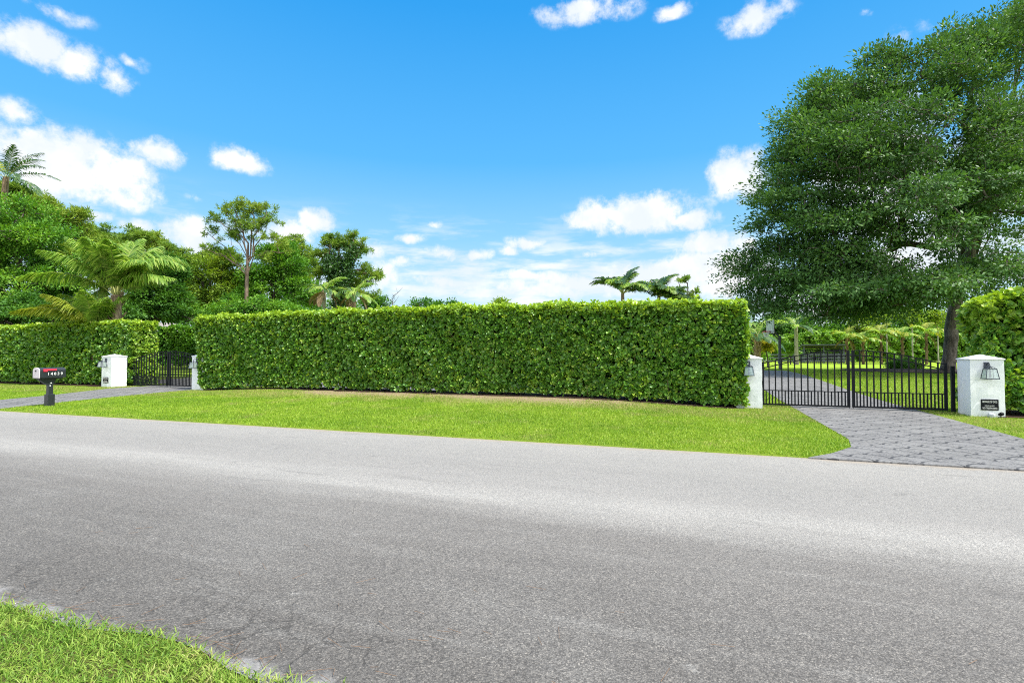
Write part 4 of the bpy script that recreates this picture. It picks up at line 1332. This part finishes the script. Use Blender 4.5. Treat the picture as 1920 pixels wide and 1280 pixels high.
# pine wrapped in vines
b_ = P(641, 663, 45)
va, vb, vc = tuple(P(640, 600, 45)), tuple(P(621, 480, 44.6)), tuple(P(657, 462, 44.6))
tree('vine_clad_pine', 'pine wrapped in a dark forked mass of vines', (b_.x, b_.y, .35), [lobe(625, 452, 45, 22, 22), lobe(645, 465, 45.5, 40, 28), lobe(675, 470, 45, 22, 22), lobe(690, 520, 45.5, 22, 35), lobe(690, 560, 45.5, 18, 20), lobe(598, 475, 45, 20, 12), lobe(605, 510, 45.5, 28, 30), lobe(650, 530, 46.5, 40, 45)],
     210, 4, .42, .36, 'pine', bark='pinebark', trunk_r=.24, trunk_top=tuple(P(640, 520, 45)), seed=71, style='tuft', wl=.15, tuft=(7, 14), limbs=11, shell=.2, limb_from=.5,
     vine=[(va, tuple(P(634, 535, 44.6)), .85), (tuple(P(632, 545, 44.6)), vb, .75), (tuple(P(640, 550, 44.6)), vc, .85)])
# small bare tree
def bare_tree(px, py, Y, label):
    b_ = P(px, 663, Y); tp_ = P(px, py, Y)
    root = empty('bare_tree', (b_.x, b_.y, .35)); tag(root, label, 'tree')
    t = MB(); H = tp_.z - .35
    t.tube([(0, 0, 0), (.05, 0, H * .5), (0, 0, H * .86), (.1, 0, H)], [.1, .07, .035, .01], 6)
    r = random.Random(5)
    for i in range(11):
        z = H * (.62 + .035 * i); a = r.uniform(0, 6.28); L = r.uniform(.5, 1.1)
        e = Vector((math.cos(a) * L, math.sin(a) * L * .6, z + L * .9))
        t.tube([(0, 0, z), (e.x * .5, e.y * .5, z + L * .35), tuple(e)], [.03, .02, .008], 4)
        t.tube([(e.x * .5, e.y * .5, z + L * .35), (e.x * .5 + r.uniform(-.4, .4), e.y, z + L * .9)], [.015, .006], 4)
    t.build('trunk', M['bark'], root)
bare_tree(735, 552, 48, 'small leafless tree poking above the long hedge')

# far trees whose tops show over the long hedge
FT = [(700, 572, 30, 22, 'broadD', 'low dark tree at the foot of the vine clad pine, over the long hedge'), (795, 577, 34, 16, 'broadD', 'dark distant treetop over the long hedge, second right of the vine clad pine'), (838, 578, 26, 12, 'broadD', 'small dark distant treetop over the middle of the long hedge'),
      (1290, 530, 14, 8, 'pine', 'small sparse tree beside the dark palms above the long hedge'), (935, 575, 14, 13, 'broadY', 'tiny distant treetop over the middle of the hedge')]
for k, (px, py, rx, ry, mt, lab) in enumerate(FT):
    Y = 58 if k in (3,) else 85
    if k == 3:
        bt('sparse_tree', lab, px + 2, 52, [(1283, 524, 14, 6), (1302, 545, 12, 8), (1275, 548, 12, 8), (1295, 560, 20, 8)], 34, 8, .35, .3, 'pine', 80, style='tuft', wl=.22, tuft=(6, 12), trunk_r=.12, shell=.2, limbs=5)
    else:
        bt('distant_tree', lab, px, Y, [(px, py, rx, ry), (px + 8, py + 25, rx * 1.1, 25)], 90, 60, 1.0, .4, mt, 81 + k, trunk_r=.25, limbs=5)
for k, (px, py, rx, lab) in enumerate(((60, 585, 90, 'dark distant tree far behind the left edge'), (215, 592, 80, 'dark distant tree glimpsed behind the coconut palm trunk'), (362, 592, 60, 'dark distant tree glimpsed left of the long hedge end'), (480, 590, 80, 'dark distant tree behind the tall pine trunk'), (600, 588, 70, 'dark distant tree behind the ragged palms'))):
    bt('distant_tree', lab, px, 72, [(px, py, rx, 34), (px + 10, py + 30, rx, 30)], 130, 60, 1.0, .4, 'broadD', 120 + k, trunk_r=.25, limbs=5)
# trees behind the back hedge on the right and a low wood closing the view
BT = [(1405, 628, 45, 36, 'broadD', 'dark tree behind the basketball hoop, right of the long hedge end'), (1470, 618, 45, 45, 'broadD', 'dark tree behind the pale trunked palm'), (1545, 622, 50, 42, 'broad', 'bright green tree behind the slatted shed'),
      (1625, 614, 50, 42, 'broadY', 'yellow green tree behind the second and third small palms'), (1705, 616, 55, 42, 'broad', 'green tree behind the fourth small palm'), (1790, 610, 60, 50, 'broadD', 'dark tree behind the big tree trunk'), (1900, 600, 80, 60, 'broadD', 'dark tree behind the rightmost hedge')]
for k, (px, py, rx, ry, mt, lab) in enumerate(BT):
    bt('back_tree', lab, px, 84, [(px, py, rx, ry), (px - 15, py + 14, rx, ry * .8), (px + 15, py + 18, rx, ry * .7)], 170, 60, 1.1, .42, mt, 90 + k, trunk_r=.3, limbs=6, group='trees behind the back hedge')
for k, (px, top, lab) in enumerate(((1663, 596, 'slender pale trunk left of the dark round shrub'), (1711, 596, 'slender pale trunk right of the fourth small palm'), (1759, 600, 'slender pale trunk closest to the big tree trunk'))):
    bt('slender_tree', lab, px, 64, [(px, top, 22, 16)], 40, 40, .7, .35, 'broadY', 100 + k, trunk_r=.08, limbs=4, bark='palebark', limb_from=.85, group='slender pale trunks at the back', trunk_top=tuple(P(px, top + 14, 64)))
# shrubs
bt('round_shrub', 'dark round clipped shrub behind the right gate leaf', 1692, 41, [(1692, 687, 27, 15)], 200, 60, .3, .13, 'broadD', 110, trunk_r=.08, limbs=4, cat='shrub', trunk_top=tuple(P(1692, 690, 41)), shell=.7)
bt('golden_shrub', 'golden yellow shrub below the basketball rim', 1439, 47, [(1439, 652, 13, 11)], 60, 40, .3, .2, 'yellowleaf', 111, trunk_r=.06, limbs=4, cat='shrub', trunk_top=tuple(P(1439, 662, 47)))
bt('light_shrub', 'light green shrub at the foot of the pale trunked palm', 1482, 57, [(1482, 656, 16, 11)], 60, 40, .4, .25, 'farhedge', 112, trunk_r=.06, limbs=4, cat='shrub', trunk_top=tuple(P(1482, 664, 57)))
bt('light_shrub', 'light green shrub between the stout palm and the gate pillar', 1416, 50, [(1416, 664, 20, 9)], 60, 40, .4, .25, 'farhedge', 113, trunk_r=.06, limbs=4, cat='shrub', trunk_top=tuple(P(1416, 670, 50)))

# ================================================================== BASKETBALL HOOP
hx, hy = P(1462, 663, 38.4).x, 38.4
hp = empty('basketball_hoop', (hx, hy, gz(hx, hy)), R(-90)); tag(hp, 'basketball hoop on a dark pole with a pale backboard and red rim', 'basketball hoop')
# local -y looks at the court (to the left in the view)
MB().box((0, 0, 1.25), (.15, .15, 2.6)).build('pole', M['wood'], hp, bevel=.01)
MB().bar((0, 0, 2.45), (0, -.62, 3.1), .09).bar((0, 0, 2.2), (0, -.62, 2.8), .06).build('arm', M['wood'], hp)
bd = MB()
bd.box((0, -.70, 3.22), (1.12, .03, .92)).build('backboard', plain('frosted backboard', (.50, .55, .52), .3, nscale=3, namp=.2), hp)
q = MB()
for xx in (-.56, .56): q.box((xx, -.70, 3.22), (.04, .05, 1.0))
for zz in (2.75, 3.69): q.box((0, -.70, zz), (1.08, .05, .04))
q.build('backboard_frame', M['pale'], hp)
q = MB()
for xx in (-.29, .29): q.box((xx, -.719, 3.13), (.04, .006, .42))
for zz in (2.94, 3.34): q.box((0, -.719, zz), (.54, .006, .04))
q.build('target_square', M['white'], hp)
rm = MB(); rm.tube([(.23 * math.cos(2 * math.pi * i / 20), -1.0 + .23 * math.sin(2 * math.pi * i / 20), 2.86) for i in range(21)], .032, 6, cap=False)
rm.box((0, -.745, 2.86), (.12, .07, .10)); rm.build('rim', M['red'], hp)
ne = MB()
for i in range(12):
    a, c = 2 * math.pi * i / 12, 2 * math.pi * (i + 1) / 12
    for s0, s1 in ((a, c), (c, a)):
        ne.tube([(.225 * math.cos(s0), -1 + .225 * math.sin(s0), 2.85), (.13 * math.cos(s1), -1 + .13 * math.sin(s1), 2.45)], .011, 3)
ne.build('net', M['white'], hp)

# ================================================================== SHED, FENCE, HOUSE
p = P(1541, 680, 66)
sh = empty('slatted_shed', (p.x, p.y, .4), R(-24)); tag(sh, 'dark slatted open shed with a flat sloping roof beyond the gate', 'shed')
W, D, H = 4.3, 3.0, 2.25
MB().add([(-W / 2 - .3, -D / 2 - .4, H + .02), (W / 2 + .3, -D / 2 - .4, H + .02), (W / 2 + .3, D / 2 + .3, H - .38), (-W / 2 - .3, D / 2 + .3, H - .38),
          (-W / 2 - .3, -D / 2 - .4, H + .14), (W / 2 + .3, -D / 2 - .4, H + .14), (W / 2 + .3, D / 2 + .3, H - .26), (-W / 2 - .3, D / 2 + .3, H - .26)],
         [(3, 2, 1, 0), (4, 5, 6, 7), (0, 1, 5, 4), (1, 2, 6, 5), (2, 3, 7, 6), (3, 0, 4, 7)]).build('roof', M['wood'], sh)
for sx in (-1, 0, 1):
    MB().box((sx * W / 2, -D / 2, H / 2), (.14, .14, H)).build('post', M['wood'], sh)
    MB().box((sx * W / 2, D / 2, H / 2 - .18), (.14, .14, H - .36)).build('post', M['wood'], sh)
s = MB()
for i in range(8): s.box((0, D / 2 + .09, .15 + i * .22), (W, .04, .13))
s.build('back_wall', M['wood'], sh)
for sx in (-1, 1):
    s = MB()
    for i in range(8): s.box((sx * (W / 2 + .09), 0, .15 + i * .22), (.04, D, .13))
    s.build('side_wall', M['wood'], sh)
s = MB()
for i in range(18): s.box((-W / 2 + .2 + i * (W - .4) / 17, -D / 2, .6), (.07, .04, 1.2))
s.box((0, -D / 2 - .035, 1.12), (W, .03, .1)).box((0, -D / 2 - .035, .25), (W, .03, .1)).build('front_gate', M['wood'], sh)

f0, f1 = P(1375, 663, 63), P(1600, 663, 63)
fn = empty('rail_fence', (f0.x, f0.y, .4), math.atan2(f1.y - f0.y, f1.x - f0.x)); tag(fn, 'dark rail fence across the far end of the lawn', 'fence')
Lf = (f1 - f0).length; n = 8
for i in range(n + 1):
    MB().box((Lf * i / n, 0, .60), (.11, .11, 1.3)).build('post', M['wood'], fn)
for z in (.35, .72, 1.10):
    MB().box((Lf / 2, -.085, z), (Lf, .04, .10)).build('rail', M['wood'], fn)

p = P(250, 663, 58)
hs = empty('house', (p.x, p.y, .4), R(8)); tag(hs, 'house with a grey shingle roof glimpsed behind the left gate', 'house')
MB().box((0, 0, 1.35), (15, 9, 2.7)).build('wall', M['wall'], hs)
a, b_, zr = 8.2, 5.2, 4.75
MB().add([(-a, -b_, 2.6), (a, -b_, 2.6), (a, b_, 2.6), (-a, b_, 2.6), (-a + 4.2, 0, zr), (a - 4.2, 0, zr)],
         [(0, 1, 5, 4), (2, 3, 4, 5), (1, 2, 5), (3, 0, 4), (3, 2, 1, 0)]).build('roof', M['roof'], hs)
for xx in (-4, 0, 4):
    w_ = MB().box((xx, -4.52, 1.4), (1.3, .06, 1.2)).build('window', M['white'], hs)
    MB().box((xx, -4.56, 1.4), (1.15, .03, 1.05)).build('pane', M['black'], w_)

# ================================================================== SKY AND LIGHT
SUN_EL, SUN_UV = 60, (1.0, -.17)
sx_, sy_ = uv(*SUN_UV)
sd = Vector((sx_, sy_, 0)).normalized() * math.cos(R(SUN_EL)); sd.z = math.sin(R(SUN_EL))
world = bpy.data.worlds.new('World'); sc.world = world; world.use_nodes = True
t = NT(world.node_tree); bg = world.node_tree.nodes['Background']
sky = t.new('ShaderNodeTexSky', sky_type='NISHITA')
sky.sun_disc = False; sky.sun_elevation = R(SUN_EL); sky.sun_rotation = math.atan2(sd.x, sd.y)
sky.air_density = 1.0; sky.dust_density = .3; sky.ozone_density = 3.0
STR = .14
d = t.new('ShaderNodeTexCoord').outputs['Generated']
d = t.vm('NORMALIZE', d)
sp = t.new('ShaderNodeSeparateXYZ'); t.put(sp.inputs[0], d)
az = t.m('ARCTAN2', sp.outputs[0], sp.outputs[1]); el = t.m('ARCSINE', sp.outputs[2])
# deeper blue overhead, pale towards the horizon
e01 = t.m('DIVIDE', el, R(50), clamp=True)
tint = t.ramp(e01, [(0, (.40, .49, .53)), (.14, (.29, .43, .52)), (.25, (.155, .35, .52)), (.41, (.055, .262, .52)), (.69, (.014, .19, .47)), (1, (.008, .14, .38))])
skyc = t.mix(.92, t.vm('SCALE', sky.outputs[0], STR * .6), tint)
# clouds: soft ellipses in azimuth / elevation, broken up by noise
wz = t.noise(d, 9, 3, .55, col=True); ws = t.new('ShaderNodeSeparateColor'); t.put(ws.inputs[0], wz)
wf = t.noise(d, 20, 8, .66)
azw = t.m('ADD', az, t.m('MULTIPLY', t.m('SUBTRACT', ws.outputs[0], .5), .07))
elw = t.m('ADD', el, t.m('MULTIPLY', t.m('SUBTRACT', ws.outputs[1], .5), .05))
CL = [(40, 68, 115, 34, 1), (130, 108, 95, 30, 1), (212, 138, 34, 26, .9), (250, 112, 22, 12, .6), (90, 10, 75, 12, .55),
      (20, 215, 45, 26, .8), (85, 300, 140, 62, 1.15), (215, 325, 95, 55, 1.05), (292, 282, 48, 24, .95), (150, 260, 120, 26, .55), (222, 374, 48, 14, .75), (150, 398, 45, 12, .85),
      (438, 297, 58, 21, .9), (372, 367, 18, 9, .35), (350, 440, 75, 38, 1), (250, 425, 50, 16, .8), (580, 412, 55, 26, .85), (545, 440, 60, 28, .9), (690, 470, 36, 22, .55),
      (1195, 398, 118, 34, 1.1), (1120, 408, 60, 26, 1), (1305, 412, 46, 18, .95), (1385, 330, 62, 40, 1.1),
      (1100, 5, 95, 18, .9), (1270, 2, 42, 12, .75), (1425, 14, 62, 24, .95), (1640, 16, 22, 10, .4), (1760, 32, 34, 14, .35), (1700, 62, 30, 18, .3),
      (1340, 455, 70, 24, 1), (1270, 512, 160, 26, 1.15), (1340, 490, 90, 26, 1.1), (1120, 527, 140, 20, 1.0), (990, 520, 90, 14, .8), (1010, 545, 170, 16, .8), (820, 530, 70, 14, .6), (940, 520, 60, 12, .65), (1350, 540, 120, 20, .8),
      (840, 476, 40, 15, .85), (900, 476, 27, 12, .85), (993, 455, 46, 13, .85), (760, 447, 40, 10, .6), (815, 425, 26, 7, .45), (955, 470, 20, 10, .7), (760, 495, 50, 12, .5), (700, 520, 50, 30, .6), (1105, 468, 25, 9, .4),
      (1660, 330, 130, 150, 1.0), (1750, 460, 140, 90, 1.0), (1560, 560, 160, 50, .9), (1880, 300, 120, 120, .9)]
den = None
for (px, py, rx, ry, amp) in CL:
    a_ = math.atan((px - HX) / F); ca_ = math.cos(a_)
    e_ = math.atan((HY - py) / F * ca_)
    wa = rx / F * ca_ * ca_ * 1.4; we = ry / F * ca_ * 1.45
    qa = t.m('MULTIPLY', t.m('SUBTRACT', azw, a_), 1 / wa)
    qe = t.m('MULTIPLY', t.m('SUBTRACT', elw, e_), 1 / we)
    s_ = t.m('SUBTRACT', 1.0, t.m('SQRT', t.m('ADD', t.m('MULTIPLY', qa, qa), t.m('MULTIPLY', qe, qe))))
    s_ = t.m('MULTIPLY', t.m('MAXIMUM', s_, 0.0), amp)
    den = s_ if den is None else t.m('MAXIMUM', den, s_)
wf2 = t.noise(d, 70, 4, .6)
dn_ = t.m('ADD', den, t.m('ADD', t.m('MULTIPLY', t.m('SUBTRACT', wf, .5), 1.9), t.m('MULTIPLY', t.m('SUBTRACT', wf2, .5), .35)))
al = t.m('MULTIPLY', t.ss(dn_, .05, .74), t.ss(den, .0, .30))
# unseen broken cloud, added over and behind the viewer as white fill light
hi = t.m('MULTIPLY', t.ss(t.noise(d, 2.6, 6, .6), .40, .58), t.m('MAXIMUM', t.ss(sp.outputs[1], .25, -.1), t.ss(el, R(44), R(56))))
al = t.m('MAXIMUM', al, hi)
st = t.vm('MULTIPLY', d, (5, 5, 26))
wisp = t.m('MULTIPLY', t.ss(t.noise(st, 1.3, 6, .6), .43, .66), t.m('MULTIPLY', t.ss(el, R(2), R(6)), t.ss(el, R(9), R(17), 1, 0)))
al = t.m('MAXIMUM', al, t.m('MULTIPLY', wisp, .85))
wsh = t.noise(d, 14, 4, .55)
cc = t.mix(t.ss(wsh, .38, .66), (.44, .475, .515), (.55, .55, .55))
cc = t.mix(hi, cc, (1.2, 1.2, 1.2))      # added unseen cloud, extra bright to fill the hedge and pillar fronts
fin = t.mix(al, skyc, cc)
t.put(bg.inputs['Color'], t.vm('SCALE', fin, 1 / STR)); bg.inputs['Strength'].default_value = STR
world.cycles.sampling_method = 'MANUAL'; world.cycles.sample_map_resolution = 512

su = bpy.data.lights.new('Sun', 'SUN'); su.energy = 3.4; su.angle = R(2.5); su.color = (1, .965, .9)
so = bpy.data.objects.new('Sun', su); COL.objects.link(so)
so.rotation_euler = (-sd).to_track_quat('-Z', 'Y').to_euler()
so.location = (0, 0, 30)

cam = bpy.data.cameras.new('Camera'); cam.lens = 18.0; cam.sensor_width = 36; cam.clip_end = 5000; cam.clip_start = .05
co = bpy.data.objects.new('Camera', cam); COL.objects.link(co)
co.location = (0, 0, CAMZ)
co.rotation_euler = (R(90) + math.atan((HY - 640) / F), 0, 0)
sc.camera = co
sc.view_settings.view_transform = 'Standard'; sc.view_settings.look = 'None'
sc.view_settings.exposure = 1.02; sc.view_settings.gamma = 1
sc.render.resolution_x, sc.render.resolution_y = 1024, 682
sc.cycles.max_bounces = 4; sc.cycles.diffuse_bounces = 2; sc.cycles.glossy_bounces = 2; sc.cycles.transmission_bounces = 3; sc.cycles.transparent_max_bounces = 12
sc.cycles.use_denoising = False
sc.cycles.filter_width = 1.05
